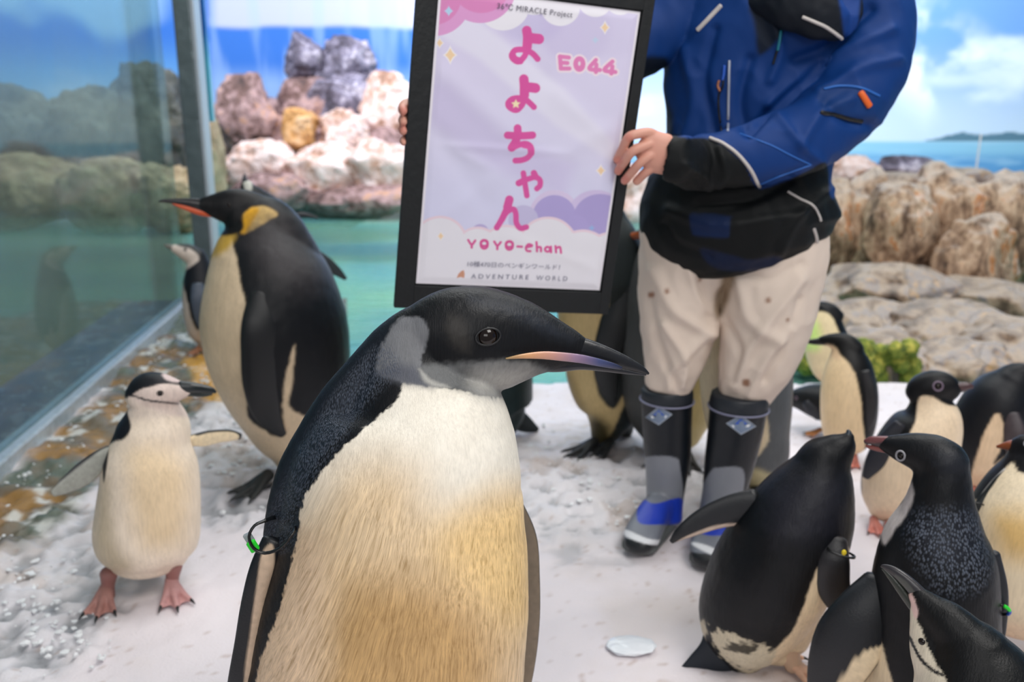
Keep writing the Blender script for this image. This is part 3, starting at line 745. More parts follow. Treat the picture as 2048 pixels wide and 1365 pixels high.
# ---- crushed ice and flat ice pieces
def ice():
    ic = simple('crushed_ice', (226, 228, 230), 0.5, spec=0.2); rng = random.Random(9); parts = []
    def chip(c, s):
        V = ICO0 * s * np.array([rng.uniform(.7, 1.4), rng.uniform(.7, 1.4), rng.uniform(.35, .8)]) * (1 + 0.35 * np.array([[rng.uniform(-1, 1)] for _ in ICO0])); a = rng.uniform(0, 6.28)
        R = np.array([[math.cos(a), -math.sin(a), 0], [math.sin(a), math.cos(a), 0], [0, 0, 1]]); return V @ R.T + c, ICO0F
    b = _bm.new(); _bm.ops.create_icosphere(b, subdivisions=1, radius=1.0); ICO0 = np.array([v.co[:] for v in b.verts]); ICO0F = [tuple(v.index for v in f.verts) for f in b.faces]; b.free()
    zones = [((20, 960), (320, 720), 130, 55), ((430, 780), (560, 1010), 170, 90), ((1060, 880), (1300, 1040), 120, 60), ((-20, 1060), (150, 1320), 150, 80), ((370, 720), (520, 800), 60, 40), ((1420, 950), (1540, 1010), 50, 30)]
    for (ax, ay), (bx, by), n, sp in zones:
        for _ in range(n):
            t_ = rng.random(); px = ax + (bx - ax) * t_ + rng.gauss(0, sp * .6); py = ay + (by - ay) * t_ + rng.gauss(0, sp * .45)
            if py < 640: continue
            p = at_z(px, py, 0.0)
            if p[0] < rail_x(p[1]) + .03: continue
            s = rng.choice((.003, .004, .006, .009)); parts.append(chip(p + np.array([0, 0, s * .2]), s))
    V, F_ = join(parts); me = mesh('crushed_ice', V, F_, smooth=False); o = obj('crushed_ice', me, ic); o['kind'] = 'stuff'
    tag(o, 'crushed ice strewn over the snow and the wet rock', 'ice')
    for px, py, s, lab in ((1262, 1292, .05, 'flat clear ice piece lying on the snow below the left boot'), (372, 770, .04, 'ice lump on the wet rock behind the chinstrap penguin')):
        V = ICO_V * np.array([1.1, .75, .16]) * s; V = V * (1 + 0.25 * fbm(ICO_V * 1.6 + px, 3))[:, None]
        me = mesh('ice_piece', V, ICO_F); o = obj('ice_piece', me, simple('clear_ice', (226, 230, 236), 0.2)); o.location = at_z(px, py, 0.004).tolist(); tag(o, lab, 'ice')
ice()
# ================================================================ THE YOUNG EMPEROR PENGUIN IN FRONT
def hero():
    S = Sheet(880, 1666)
    r = thing('emperor_penguin', 'large young emperor penguin in front with pale chest and grey ear patch, looking right', 'penguin', S)
    torso = [(842, 655, 58, .8), (826, 705, 88, .85), (830, 755, 122, .88), (838, 800, 165, .9, .0), (836, 845, 196, .9), (826, 905, 220, .9), (815, 960, 234, .9), (808, 1030, 243, .9), (803, 1110, 255, .9),
             (793, 1200, 267, .9), (779, 1300, 273, .9), (770, 1400, 276, .9), (785, 1480, 235, .9), (780, 1560, 180, .9), (778, 1620, 110, .8)]
    nape = [(905, 650, 60, .8), (845, 668, 62, .8), (800, 705, 68, .75), (755, 765, 75, .7), (712, 830, 85, .7), (672, 900, 88, .7), (630, 960, 80, .65), (598, 1010, 64, .6), (575, 1055, 48, .55), (562, 1090, 38, .5), (550, 1118, 26, .5)]
    head = [(815, 700, 52, .75), (840, 688, 72, .74), (868, 679, 88, .73), (902, 675, 101, .72), (945, 677, 107, .70), (985, 681, 104, .66), (1022, 683, 95, .62), (1058, 685, 80, .58), (1096, 690, 61, .54), (1135, 697, 43, .5), (1168, 706, 28, .5)]
    chin = [(880, 718, 52, .85), (930, 735, 48, .85), (975, 748, 38, .8), (1010, 752, 28, .7), (1050, 742, 20, .6)]
    L = []
    back = (18, 24, 33)
    # back and nape are slate, covered by pale tipped scale feathers
    front = [(806, 762), (860, 772), (930, 784), (990, 796), (1020, 790), (1075, 850), (1110, 1000), (1110, 1400), (1050, 1700), (500, 1700), (510, 1365), (532, 1290), (562, 1200), (584, 1120), (596, 1070), (602, 1020), (612, 990), (650, 935), (700, 882), (752, 838), (785, 806), (800, 782)]
    L.append(([(770, 700), (640, 830), (560, 960), (520, 1100), (600, 1100), (625, 970), (700, 880), (760, 800), (790, 755)], (26, 33, 43), 'near', 25, 3))
    L.append(([(760, 690), (660, 800), (580, 940), (530, 1090), (590, 1100), (600, 1010), (690, 870), (760, 780), (800, 740)], 'scale', 'near', 14, 2))
    G = [([(600, 1040), (700, 930), (820, 940), (900, 1040), (1080, 1010), (1120, 1200), (1100, 1700), (480, 1700), (505, 1300), (570, 1140)], (234, 208, 170), 85),
         ([(880, 1060), (1040, 980), (1085, 1080), (1080, 1240), (1000, 1250), (920, 1180)], (240, 206, 148), 70),
         ([(700, 1160), (900, 1180), (1000, 1300), (960, 1500), (650, 1500), (640, 1300)], (198, 162, 112), 80),
         ([(500, 1180), (600, 1060), (650, 1150), (620, 1500), (480, 1500)], (224, 196, 164), 50)]
    def fc(x, y, V):
        c = np.tile(lin((246, 240, 226)), (len(x), 1)); jx = 10 * fbm(V * 30, 3, 1)
        for pl, col, so in G:
            a = sstep(-so, so, sdist(x + jx, y, smooth_poly(pl), so))[:, None]; c = c * (1 - a) + lin(col) * a
        return c
    L.append((front, fc, 'near', 2.5, 3.5))
    L.append(([(640, 1010), (760, 960), (900, 1060), (1080, 980), (1110, 1200), (1090, 1700), (500, 1700), (540, 1300)], 'streak', 'near', 80, 3))
    L.append(([(752, 765), (775, 752), (798, 756), (806, 768), (798, 792), (770, 822), (720, 862), (660, 925), (620, 975), (600, 1010), (585, 1060), (584, 1115), (564, 1200), (534, 1290), (512, 1365), (500, 1600), (420, 1600), (440, 1290), (500, 1180), (530, 1110), (565, 1050), (600, 980), (650, 905), (705, 845)], (10, 12, 17), 'near', 3, 3))
    # head
    L.append(([(812, 560), (900, 540), (1030, 560), (1220, 680), (1220, 730), (1110, 738), (1010, 722), (930, 728), (858, 742), (838, 738), (842, 700), (855, 660), (842, 640), (815, 636), (790, 640)], (12, 14, 18), 'both', 4, 1.5))
    L.append(([(795, 640), (820, 634), (843, 638), (857, 660), (852, 690), (845, 712), (841, 735), (842, 755), (858, 772), (820, 768), (785, 758), (752, 742), (762, 695)], (116, 118, 122), 'both', 4, 2.5))
    L.append(([(800, 730), (850, 742), (870, 775), (820, 770), (760, 752), (765, 740)], (92, 95, 104), 'both', 12, 2))
    L.append(([(838, 736), (880, 729), (945, 724), (1010, 721), (1060, 728), (1095, 742), (1050, 766), (1000, 794), (940, 786), (885, 775), (850, 762)], (106, 108, 109), 'both', 9, 2.5))
    L.append(([(945, 748), (1010, 738), (1060, 742), (1040, 770), (1000, 797), (950, 788)], (168, 167, 163), 'both', 26, 3))
    L.append(([(838, 740), (846, 744), (866, 762), (900, 774), (888, 776), (855, 768)], (176, 175, 170), 'both', 5, 1.5))
    L.append(([(900, 630), (925, 640), (942, 690), (930, 706), (905, 690), (893, 655)], (44, 42, 40), 'both', 14, 4))
    L.append(([(945, 590), (1040, 612), (1110, 650), (1150, 680), (1100, 672), (1020, 632), (950, 610)], (34, 38, 46), 'both', 16, 4))
    me = remesh([loft(S, torso, 8, 64, (0, .5)), loft(S, nape, 6, 40, (.5, .9)), loft(S, head, 6, 56, (.8, .6)), loft(S, chin, 6, 36, (.9, .9))], 0.0022, 30, 0.6)
    # throat fold: feathers of the cheek stand proud of the chest
    V = co(me); V = V + nor(me) * (fbm(V * 60, 3, 3) * 0.0006)[:, None]; set_co(me, V)
    paint(me, S, back, L, (1.2, 0.006), seed=3)
    def fl(V):     # barbs fan from the upper right of the breast to the lower left
        x, y = proj(S.world(V)); A = V.copy(); kx = np.clip((900 - x) / 400, 0, 1) * 0.55 + 0.08
        w = np.clip((V[:, 2] - 0.2) / 0.5, 0, 1)
        A[:, 0] = V[:, 0] - kx * V[:, 2] * w; return A + 0.004 * np.c_[fbm(V * 25, 2, 1), fbm(V * 25, 2, 2), fbm(V * 25, 2, 3)]
    flow(me, fl); bd = obj('body', me, M['plume_hero'], r)
    # bill: dark culmen, lower mandible with the lilac orange plate
    upper = [(1110, 697, 34, .60), (1150, 701, 30, .55), (1190, 709, 24.5, .52), (1230, 720, 18, .5), (1262, 731, 12, .5), (1284, 740, 7, .5), (1297, 748, 2.5, .6)]
    part(r, S, upper, [([(1170, 672), (1200, 684), (1300, 745), (1240, 716), (1190, 692)], (24, 27, 34), 'both', 9, .5)], (13, 15, 19), name='upper_bill')
    lower = [(1085, 728, 17, .75), (1120, 731, 14, .75), (1160, 730, 10.5, .9), (1200, 734, 9, .85), (1240, 741, 6.5, .85), (1272, 747, 3.6, .8), (1292, 750, 1.8, .8)]
    part(r, S, lower, [], (22, 23, 30), name='lower_bill')
    plate = [(1012, 717.5, 1.5, 2.0, .055), (1045, 713, 5, .6, .052), (1085, 711, 8, .5, .045), (1120, 713.5, 9, .45, .040), (1160, 718, 9, .45, .033), (1195, 725, 8, .45, .027), (1225, 732, 6, .45, .021), (1243, 737, 3.2, .6, .016)]
    V, F_ = loft(S, plate, 10, 24, (.3, .3)); me = mesh('bill_plate', V, F_)
    def pc(x, y, V): 
        k = np.clip((x - 1010) / 235, 0, 1)[:, None]; st = np.array([lin(c) for c in ((150, 128, 84), (214, 158, 112), (200, 148, 132), (146, 120, 146), (66, 74, 116), (26, 32, 54))]); p = k[:, 0] * 5; i = np.clip(p.astype(int), 0, 4); f = (p - i)[:, None]
        return st[i] * (1 - f) + st[i + 1] * f
    x, y = proj(S.world(V)); set_col(me, pc(x, y, V)); obj('bill_plate', me, M['bill'], r, label='lilac and orange plate along the lower bill')
    V2 = co(me).copy(); V2[:, 1] *= -1; me2 = mesh('bill_plate', V2, [tuple(reversed(f)) for f in F_]); set_col(me2, pc(x, y, V)); obj('bill_plate', me2, M['bill'], r, label='lilac and orange plate along the lower bill')
    add_eye(r, S, bd.data, 976, 674, 24, None, True, .68, -0.12)
    # flippers
    near = [(548, 1085, 25, .6, .05), (524, 1140, 25, .55, .06), (506, 1210, 24, .5, .06), (494, 1290, 25, .45, .06), (482, 1370, 27, .4, .06), (470, 1460, 26, .35, .05), (462, 1530, 18, .35, .04), (460, 1570, 7, .4, .03)]
    flipper(r, S, near, (12, 15, 20), (190, 165, 140), (14, 17, 22), [([(524, 1108), (545, 1090), (548, 1140), (532, 1230), (518, 1330), (508, 1500), (480, 1560), (488, 1365), (500, 1270), (512, 1180)], (206, 180, 154), 3)])
    f2 = [(1010, 1010, 34, .3, -.06), (1040, 1080, 34, .3, -.07), (1050, 1160, 30, .3, -.07), (1050, 1240, 30, .28, -.07), (1042, 1320, 30, .25, -.07), (1028, 1400, 27, .25, -.06), (1010, 1480, 16, .25, -.05)]
    flipper(r, S, f2, (120, 106, 88), (40, 42, 50), (34, 38, 46))
    # identification band with the green tag
    P_ = [S.P(*q)[0] for q in ((530, 1042, .09), (509, 1052, .10), (498, 1074, .105), (507, 1097, .105), (530, 1107, .105), (560, 1097, .11), (582, 1072, .115), (590, 1052, .08), (575, 1038, .0), (548, 1036, .02))]
    b = obj('flipper_band', mesh('flipper_band', *wire(P_, .0021, 8, True, 3, 1.6)), M['black_plastic'], r)
    for (px, py, m, nm, sz) in ((498, 1077, 'clear_plastic', 'band_clasp', (8, 11)), (506, 1093, 'green', 'green_tag', (9, 12))):
        p, k = S.P(px, py, .095 if m == 'green' else .088); w, h = sz[0] * k, sz[1] * k
        me = bevel(mesh(nm, *box(-w, w, -w * .7, w * .7, -h, h), smooth=False), w * .35); V = co(me); a = -.45
        V = V @ np.array([[math.cos(a), 0, math.sin(a)], [0, 1, 0], [-math.sin(a), 0, math.cos(a)]]).T + p; set_co(me, V)
        obj(nm, me, M[m], r, **({'label': 'bright green tag'} if m == 'green' else {}))
    foot(r, S, 700, 0.0, .05, .1, .17, (50, 48, 50)); foot(r, S, 860, 0.0, .05, -.25, .17, (50, 48, 50))
    part(r, S, [(720, 1600, 60, .5, -.12), (700, 1640, 40, .4, -.2), (690, 1640, 12, .4, -.28)], [], (25, 27, 33), 'foot', 'tail')
hero()
# ================================================================ THE OTHER PENGUINS
BLK = (9, 11, 15); WHT = (236, 226, 208); CRM = (228, 206, 168)
def emperor_left():
    S = Sheet(548, 948)
    r = thing('emperor_penguin', 'adult emperor penguin with yellow ear patch and dark back, looking left near the glass', 'penguin', S)
    torso = [(545, 425, 45, .7), (535, 465, 78, .8), (533, 510, 105, .9), (540, 570, 128, .95), (548, 640, 143, .95), (560, 710, 140, .95), (576, 780, 124, .95), (590, 840, 100, .9), (600, 890, 76, .85), (602, 925, 48, .8)]
    neck = [(470, 430, 42, .7), (505, 440, 50, .75), (540, 455, 58, .8), (565, 500, 65, .8), (590, 560, 70, .8)]
    head = [(395, 409, 12, .6), (425, 412, 24, .62), (455, 414, 35, .66), (485, 416, 37, .7), (515, 425, 36, .7), (540, 440, 35, .7)]
    L = [([(412, 478), (437, 466), (458, 468), (470, 505), (480, 560), (492, 610), (500, 640), (496, 690), (492, 780), (500, 840), (548, 872), (566, 868), (566, 800), (572, 750), (590, 690), (585, 760), (578, 810), (600, 828), (640, 846), (700, 900), (650, 1000), (500, 1000), (400, 800), (380, 600)], (222, 200, 168), 'both', 3, 1.5),
         ([(440, 450), (468, 458), (468, 480), (448, 505), (415, 515), (415, 475)], (206, 168, 74), 'both', 9, 1.5),
         ([(483, 455), (487, 428), (498, 417), (530, 413), (556, 428), (540, 440), (515, 455), (500, 464), (484, 466)], (226, 190, 120), 'both', 3, .8),
         ([(480, 462), (486, 430), (498, 417), (518, 418), (505, 445), (492, 466)], (232, 172, 28), 'both', 5, .6),
         ([(500, 455), (560, 440), (640, 500), (650, 560), (590, 575), (530, 540), (505, 500)], (52, 49, 52), 'both', 50, 9),  # soft grey highlight painted onto the upper back
         ([(420, 390), (520, 378), (500, 415), (486, 430), (484, 462), (440, 470), (400, 440)], (12, 12, 15), 'both', 3, .6)]
    V = body(r, S, [(torso, (.6, .6)), (neck, (.4, .6)), (head, (.5, .7))], .006, (7, 11, 17), L, bump=.0015)
    part(r, S, [(440, 418, 22, .6), (410, 412, 15, .6), (380, 406, 9.5, .6), (350, 403, 6, .6), (325, 402, 3, .7), (318, 404, 1.5, .8)], [], (13, 13, 17))
    part(r, S, [(432, 428, 8, .8), (400, 424, 7.5, .8), (370, 415, 5, .9), (345, 408, 2.5, 1)], [([(340, 404), (372, 409), (405, 416), (430, 428), (420, 438), (395, 430), (365, 419)], (206, 84, 38), 'both', 1.2, .1)], (13, 13, 17), name='lower_bill')
    flipper(r, S, [(522, 590, 24, .5, .17), (520, 650, 36, .35, .2), (521, 710, 38, .3, .205), (523, 770, 36, .28, .2), (532, 820, 28, .28, .19), (550, 852, 18, .3, .18), (566, 870, 8, .4, .17)], (5, 9, 14), (190, 170, 150), (9, 14, 18))
    add_eye(r, S, V.data, 458, 410, 4.5, None, True)
    foot(r, S, 538, 0, .10, .9, .13, (48, 50, 50)); foot(r, S, 600, 0, .06, .6, .13, (48, 50, 50))
    part(r, S, [(640, 900, 30, .5, -.06), (655, 925, 20, .4, -.1), (662, 942, 6, .4, -.14)], [], (22, 26, 34), 'foot', 'tail')
emperor_left()

def chinstrap_left():
    S = Sheet(290, 1182)
    r = thing('chinstrap_penguin', 'chinstrap penguin with white front and pink feet at the left, flippers spread', 'penguin', S)
    torso = [(310, 800, 42, .8), (311, 845, 66, .85), (305, 880, 74, .9), (302, 920, 88, .92), (301, 970, 95, .95), (298, 1020, 99, .95), (294, 1070, 101, .9), (292, 1102, 92, .85), (292, 1124, 68, .8)]
    hip = [(345, 1075, 38, .9, .02), (348, 1110, 30, .9, .02), (348, 1128, 20, .9, .02)]; hip2 = [(215, 1060, 30, .9, .02), (218, 1085, 22, .9, .02), (218, 1102, 14, .9, .02)]
    head = [(282, 800, 36, .9), (298, 787, 42, .95), (318, 783, 39, .95, .01), (342, 782, 30, .9, .02), (362, 781, 20, .85, .025), (378, 780, 13, .8, .03)]
    L = [([(180, 1000), (205, 930), (215, 895), (228, 885), (247, 878), (258, 860), (254, 835), (248, 810), (256, 792), (300, 800), (400, 800), (420, 1000), (400, 1200), (150, 1200)], (240, 224, 204), 'near', 2.5, 1.2),
         ([(212, 960), (230, 1080), (260, 1140), (180, 1140), (190, 1040)], (200, 184, 158), 'near', 20, 2),
         ([(262, 905), (330, 900), (375, 960), (360, 1080), (290, 1090), (262, 1000)], (232, 208, 172), 'near', 35, 3),
         ([(250, 838), (254, 800), (262, 786), (300, 795), (352, 806), (350, 830), (300, 838)], (224, 208, 194), 'near', 14, 1),
         ([(240, 760), (280, 730), (340, 735), (400, 765), (400, 830), (340, 830), (290, 812), (262, 798), (250, 790)], (222, 204, 194), 'near', 6, .8),
         ([(247, 798), (254, 770), (282, 740), (325, 733), (365, 750), (392, 768), (368, 771), (330, 768), (305, 773), (282, 779), (264, 790)], (17, 19, 25), 'both', 1.6, .5),
         ([(325, 748), (342, 747), (362, 758), (368, 765), (345, 764), (330, 758)], (206, 186, 182), 'both', 2.5, .4),
         ([(258, 788), (275, 793), (300, 800), (352, 806), (352, 809), (300, 804), (275, 797), (258, 792)], (34, 34, 40), 'near', 1.0, .3),
         ([(222, 880), (238, 850), (244, 818), (250, 806), (256, 830), (262, 852), (256, 868), (240, 880)], (18, 20, 28), 'both', 2, .6),
         ([(205, 895), (217, 888), (214, 930), (206, 965)], (20, 22, 30), 'both', 2, .6)]
    b = body(r, S, [(torso, (.6, .4)), (hip, (.2, .4)), (hip2, (.2, .4)), (head, (.7, .6))], .0045, BLK, L, bump=.001)
    part(r, S, [(362, 776, 14, .7, .03), (385, 776, 11.5, .7, .035), (405, 778, 9.5, .65, .037), (422, 781, 7, .6, .04), (431, 785, 3, .6, .042)], [], (26, 34, 36), caps=(.7, .6))
    part(r, S, [(362, 786, 6, .9, .03), (385, 788, 6, .8, .033), (408, 790, 4.5, .7, .036), (424, 789, 2.2, .7, .04)], [], (30, 40, 40), name='lower_bill')
    add_eye(r, S, b.data, 320, 787, 6.0, None, True, .8)
    flipper(r, S, [(222, 903, 14, .6, 0), (196, 922, 20, .3, .01), (165, 950, 24, .22, .02), (132, 972, 17, .22, .03), (108, 987, 8, .3, .04)], (150, 152, 144), (30, 34, 40), (22, 26, 30),
            [([(232, 880), (205, 898), (150, 940), (92, 985), (92, 960), (140, 920), (200, 880)], (22, 26, 32), 3)])
    flipper(r, S, [(383, 882, 12, .6, 0), (410, 878, 16, .3, 0), (438, 873, 14, .25, -.01), (462, 872, 12, .25, -.02), (480, 874, 7, .3, -.03)], (224, 206, 172), (30, 34, 40), (26, 30, 34),
            [([(385, 858), (420, 858), (470, 856), (496, 870), (484, 890), (474, 886), (478, 872), (460, 864), (420, 866), (392, 872)], (24, 30, 34), 1.5)])
    for px, ang, n in ((218, .25, .0), (347, -.05, .03)):
        V, F_ = loft3([(*S.loc(px, .065, n), .022, .022), (*S.loc(px - 2, .035, n), .016, .016), (*S.loc(px - 3, .012, n + .01), .018, .018)], 4, 14)
        me = mesh('leg', V, F_); set_col(me, np.tile(lin((150, 104, 98)), (len(V), 1))); obj('leg', me, M['foot'], r)
        foot(r, S, px - 3, 0, n, ang, .098, (186, 140, 138) if px > 300 else (168, 122, 114))
    part(r, S, [(300, 1110, 24, .5, -.08), (305, 1150, 14, .4, -.13), (308, 1168, 4, .4, -.16)], [], BLK, 'foot', 'tail')
chinstrap_left()

def chinstrap_far_left():
    S = Sheet(408, 697)
    r = thing('chinstrap_penguin', 'small pale faced chinstrap penguin at the end of the metal sill', 'penguin', S)
    torso = [(395, 508, 16, .8), (398, 540, 26, .85), (402, 580, 36, .9), (408, 625, 40, .9), (412, 665, 34, .9), (414, 688, 18, .8)]
    head = [(392, 520, 17, .8), (380, 508, 19, .8), (366, 503, 16, .8), (354, 499, 11, .8), (346, 497, 8, .8)]
    L = [([(340, 480), (370, 490), (392, 505), (398, 520), (384, 532), (368, 545), (366, 570), (374, 600), (384, 640), (396, 662), (402, 640), (412, 620), (420, 640), (424, 720), (380, 720), (350, 600), (340, 520)], (214, 200, 190), 'both', 2, 1),
         ([(350, 488), (375, 484), (398, 498), (400, 512), (385, 500), (365, 495)], (60, 60, 60), 'both', 2, .5)]
    b = body(r, S, [(torso, (.6, .4)), (head, (.5, .6))], .006, (20, 22, 30), L)
    part(r, S, [(352, 499, 7, .7), (340, 494, 5, .7), (329, 491, 2, .7)], [], (110, 106, 100)); add_eye(r, S, b.data, 370, 500, 3)
    flipper(r, S, [(395, 570, 12, .5, .1), (398, 600, 16, .3, .12), (402, 635, 13, .3, .12), (405, 662, 5, .4, .12)], (66, 76, 92), (150, 150, 150), (40, 46, 56))
    foot(r, S, 398, 0, .06, .6, .07, (150, 100, 70)); foot(r, S, 420, 0, .02, .6, .07, (150, 100, 70))
chinstrap_far_left()

def penguin_behind():
    S = Sheet(585, 742)
    r = thing('penguin', 'penguin almost hidden behind the yellow eared emperor, its bill raised', 'penguin', S)
    torso = [(520, 400, 22, .8), (545, 430, 34, .85), (575, 480, 44, .9), (592, 540, 54, .9), (596, 610, 58, .9), (592, 680, 50, .9), (588, 720, 28, .8)]
    head = [(530, 412, 22, .8), (512, 396, 22, .8), (498, 382, 18, .8), (492, 368, 12, .8)]
    L = [([(485, 360), (500, 352), (504, 375), (496, 392)], (190, 190, 180), 'near', 2, .5)]
    body(r, S, [(torso, (.6, .4)), (head, (.5, .6))], .007, (22, 25, 30), L)
    part(r, S, [(494, 374, 9, .8), (490, 362, 6, .8), (489, 349, 2, .8)], [], (30, 36, 44))
    flipper(r, S, [(632, 510, 12, .5, 0), (655, 530, 14, .3, .0), (676, 545, 9, .3, 0), (691, 558, 4, .4, .0)], (34, 42, 46), (90, 90, 90), (30, 36, 40))
    flipper(r, S, [(575, 452, 12, .5, 0), (588, 438, 10, .4, 0), (602, 430, 6, .5, .0), (620, 432, 4, .5, .0), (635, 436, 2.5, .5, 0)], (30, 34, 40), (90, 90, 90), (30, 36, 40))
    foot(r, S, 575, 0, .04, .3, .08, (60, 56, 54)); foot(r, S, 605, 0, .04, -.1, .08, (60, 56, 54))
penguin_behind()

def emperor_behind_hero():
    S = Sheet(990, 872)
    r = thing('emperor_penguin', 'dark rump of an emperor penguin showing under the bill of the big one', 'penguin', S)
    torso = [(925, 560, 36, .8), (940, 600, 62, .9), (962, 660, 84, .95), (976, 730, 88, .95), (978, 790, 88, .95), (985, 830, 84, .9), (1010, 852, 58, .8)]
    head = [(925, 580, 40, .8), (905, 565, 36, .75), (885, 560, 28, .7), (868, 560, 16, .7)]
    L = [([(840, 620), (880, 600), (905, 650), (900, 760), (910, 880), (860, 880), (850, 700)], (214, 200, 170), 'both', 3, 1), ([(925, 572), (942, 578), (935, 604), (918, 600)], (226, 180, 60), 'both', 3, .5)]
    body(r, S, [(torso, (.6, .4)), (head, (.5, .6))], .008, (24, 40, 42), L)
    part(r, S, [(872, 561, 12, .7), (850, 560, 7, .7), (828, 562, 2, .7)], [], (24, 26, 30))
    part(r, S, [(1030, 838, 24, .5, -.02), (1055, 852, 16, .4, -.04), (1074, 860, 6, .4, -.05)], [], (26, 36, 38), 'foot', 'tail')
    foot(r, S, 965, 0, .08, .8, .11, (46, 46, 46)); foot(r, S, 1000, 0, .04, .8, .11, (46, 46, 46))
emperor_behind_hero()

def emperor_mid():
    S = Sheet(1198, 886)
    r = thing('emperor_penguin', 'emperor penguin behind the poster, its yellow belly showing below the frame', 'penguin', S)
    torso = [(1218, 430, 34, .8), (1216, 480, 66, .9), (1206, 550, 90, .95), (1200, 620, 86, .95), (1203, 690, 80, .95), (1212, 760, 76, .95), (1222, 815, 62, .9), (1215, 850, 40, .9), (1203, 882, 22, .9)]
    head = [(1216, 440, 36, .8), (1196, 418, 36, .75), (1172, 408, 30, .7), (1150, 406, 18, .7)]
    L = [([(1100, 500), (1180, 440), (1214, 560), (1216, 625), (1200, 680), (1192, 740), (1198, 790), (1226, 818), (1240, 800), (1250, 790), (1252, 800), (1240, 830), (1222, 870), (1195, 890), (1080, 880), (1080, 600)], (206, 182, 130), 'both', 2.5, 1.2),
         ([(1180, 838), (1215, 850), (1222, 900), (1170, 900)], (74, 66, 40), 'both', 14, 2), ([(1100, 700), (1150, 780), (1180, 860), (1110, 850)], (160, 140, 92), 'both', 14, 2)]
    body(r, S, [(torso, (.6, .4)), (head, (.5, .6))], .007, (40, 46, 46), L)
    part(r, S, [(1152, 407, 14, .7), (1130, 404, 8, .7), (1106, 406, 2, .7)], [], (24, 26, 30))
    flipper(r, S, [(1252, 560, 26, .4, .1), (1236, 640, 34, .3, .14), (1216, 700, 28, .3, .15), (1213, 750, 24, .3, .15), (1220, 785, 15, .3, .14), (1225, 806, 6, .3, .13)], (16, 21, 24), (80, 80, 80), (20, 28, 30))
    foot(r, S, 1188, 0, .08, .9, .115, (38, 40, 42)); foot(r, S, 1222, 0, .06, .7, .10, (38, 40, 42))
    part(r, S, [(1240, 840, 26, .5, -.04), (1250, 862, 18, .4, -.08), (1256, 876, 6, .4, -.1)], [], (40, 46, 46), 'foot', 'tail')
emperor_mid()

def emperor_behind_person():
    S = Sheet(1345, 905)
    r = thing('emperor_penguin', 'grey emperor penguin standing behind the left boot, orange bill poking out beside the poster', 'penguin', S)
    torso = [(1330, 480, 46, .8), (1334, 530, 74, .9), (1336, 600, 96, .95), (1336, 680, 104, .95), (1338, 760, 100, .95), (1342, 830, 86, .9), (1345, 878, 56, .8)]
    head = [(1345, 500, 40, .8), (1330, 472, 38, .8), (1310, 464, 32, .75), (1288, 466, 20, .7)]
    L = [([(1382, 600), (1425, 640), (1460, 760), (1440, 900), (1370, 900), (1385, 760)], (206, 188, 130), 'both', 3, 1.2)]
    body(r, S, [(torso, (.6, .4)), (head, (.5, .6))], .008, (74, 76, 76), L)
    part(r, S, [(1296, 466, 15, .7), (1275, 470, 9, .7), (1256, 475, 5, .7), (1244, 480, 2, .7)], [([(1262, 466), (1292, 466), (1292, 484), (1268, 482)], (176, 84, 30), 'both', 1.5, .1)], (30, 32, 32))
    foot(r, S, 1330, 0, .08, .3, .11, (48, 46, 44)); foot(r, S, 1372, 0, .08, -.1, .11, (48, 46, 44))
emperor_behind_person()

def emperor_right_of_boots():
    S = Sheet(1502, 990)
    r = thing('emperor_penguin', 'emperor penguin with grey back right behind the right boot, cream belly strip showing', 'penguin', S)
    torso = [(1440, 540, 46, .8), (1460, 590, 72, .9), (1478, 660, 90, .95), (1490, 740, 92, .95), (1494, 810, 88, .95), (1500, 870, 78, .9), (1512, 925, 66, .85), (1520, 955, 44, .8)]
    head = [(1445, 560, 40, .8), (1425, 530, 36, .75), (1400, 520, 28, .7), (1382, 520, 16, .7)]
    L = [([(1380, 600), (1440, 640), (1520, 780), (1538, 872), (1534, 888), (1500, 935), (1475, 985), (1560, 1000), (1400, 1010), (1380, 800)], (216, 200, 168), 'both', 2.5, 1), ([(1480, 945), (1520, 940), (1560, 970), (1500, 1000)], (190, 180, 140), 'both', 8, 1)]
    body(r, S, [(torso, (.6, .4)), (head, (.5, .6))], .008, (84, 88, 92), L)
    part(r, S, [(1384, 521, 13, .7), (1362, 518, 8, .7), (1340, 520, 2, .7)], [], (24, 26, 30))
    foot(r, S, 1478, 0, .07, .9, .12, (50, 48, 46)); foot(r, S, 1515, 0, .05, .9, .12, (50, 48, 46))
    part(r, S, [(1548, 920, 24, .5, -.04), (1556, 950, 16, .4, -.07), (1560, 972, 6, .4, -.1)], [], (70, 74, 80), 'foot', 'tail')
emperor_right_of_boots()

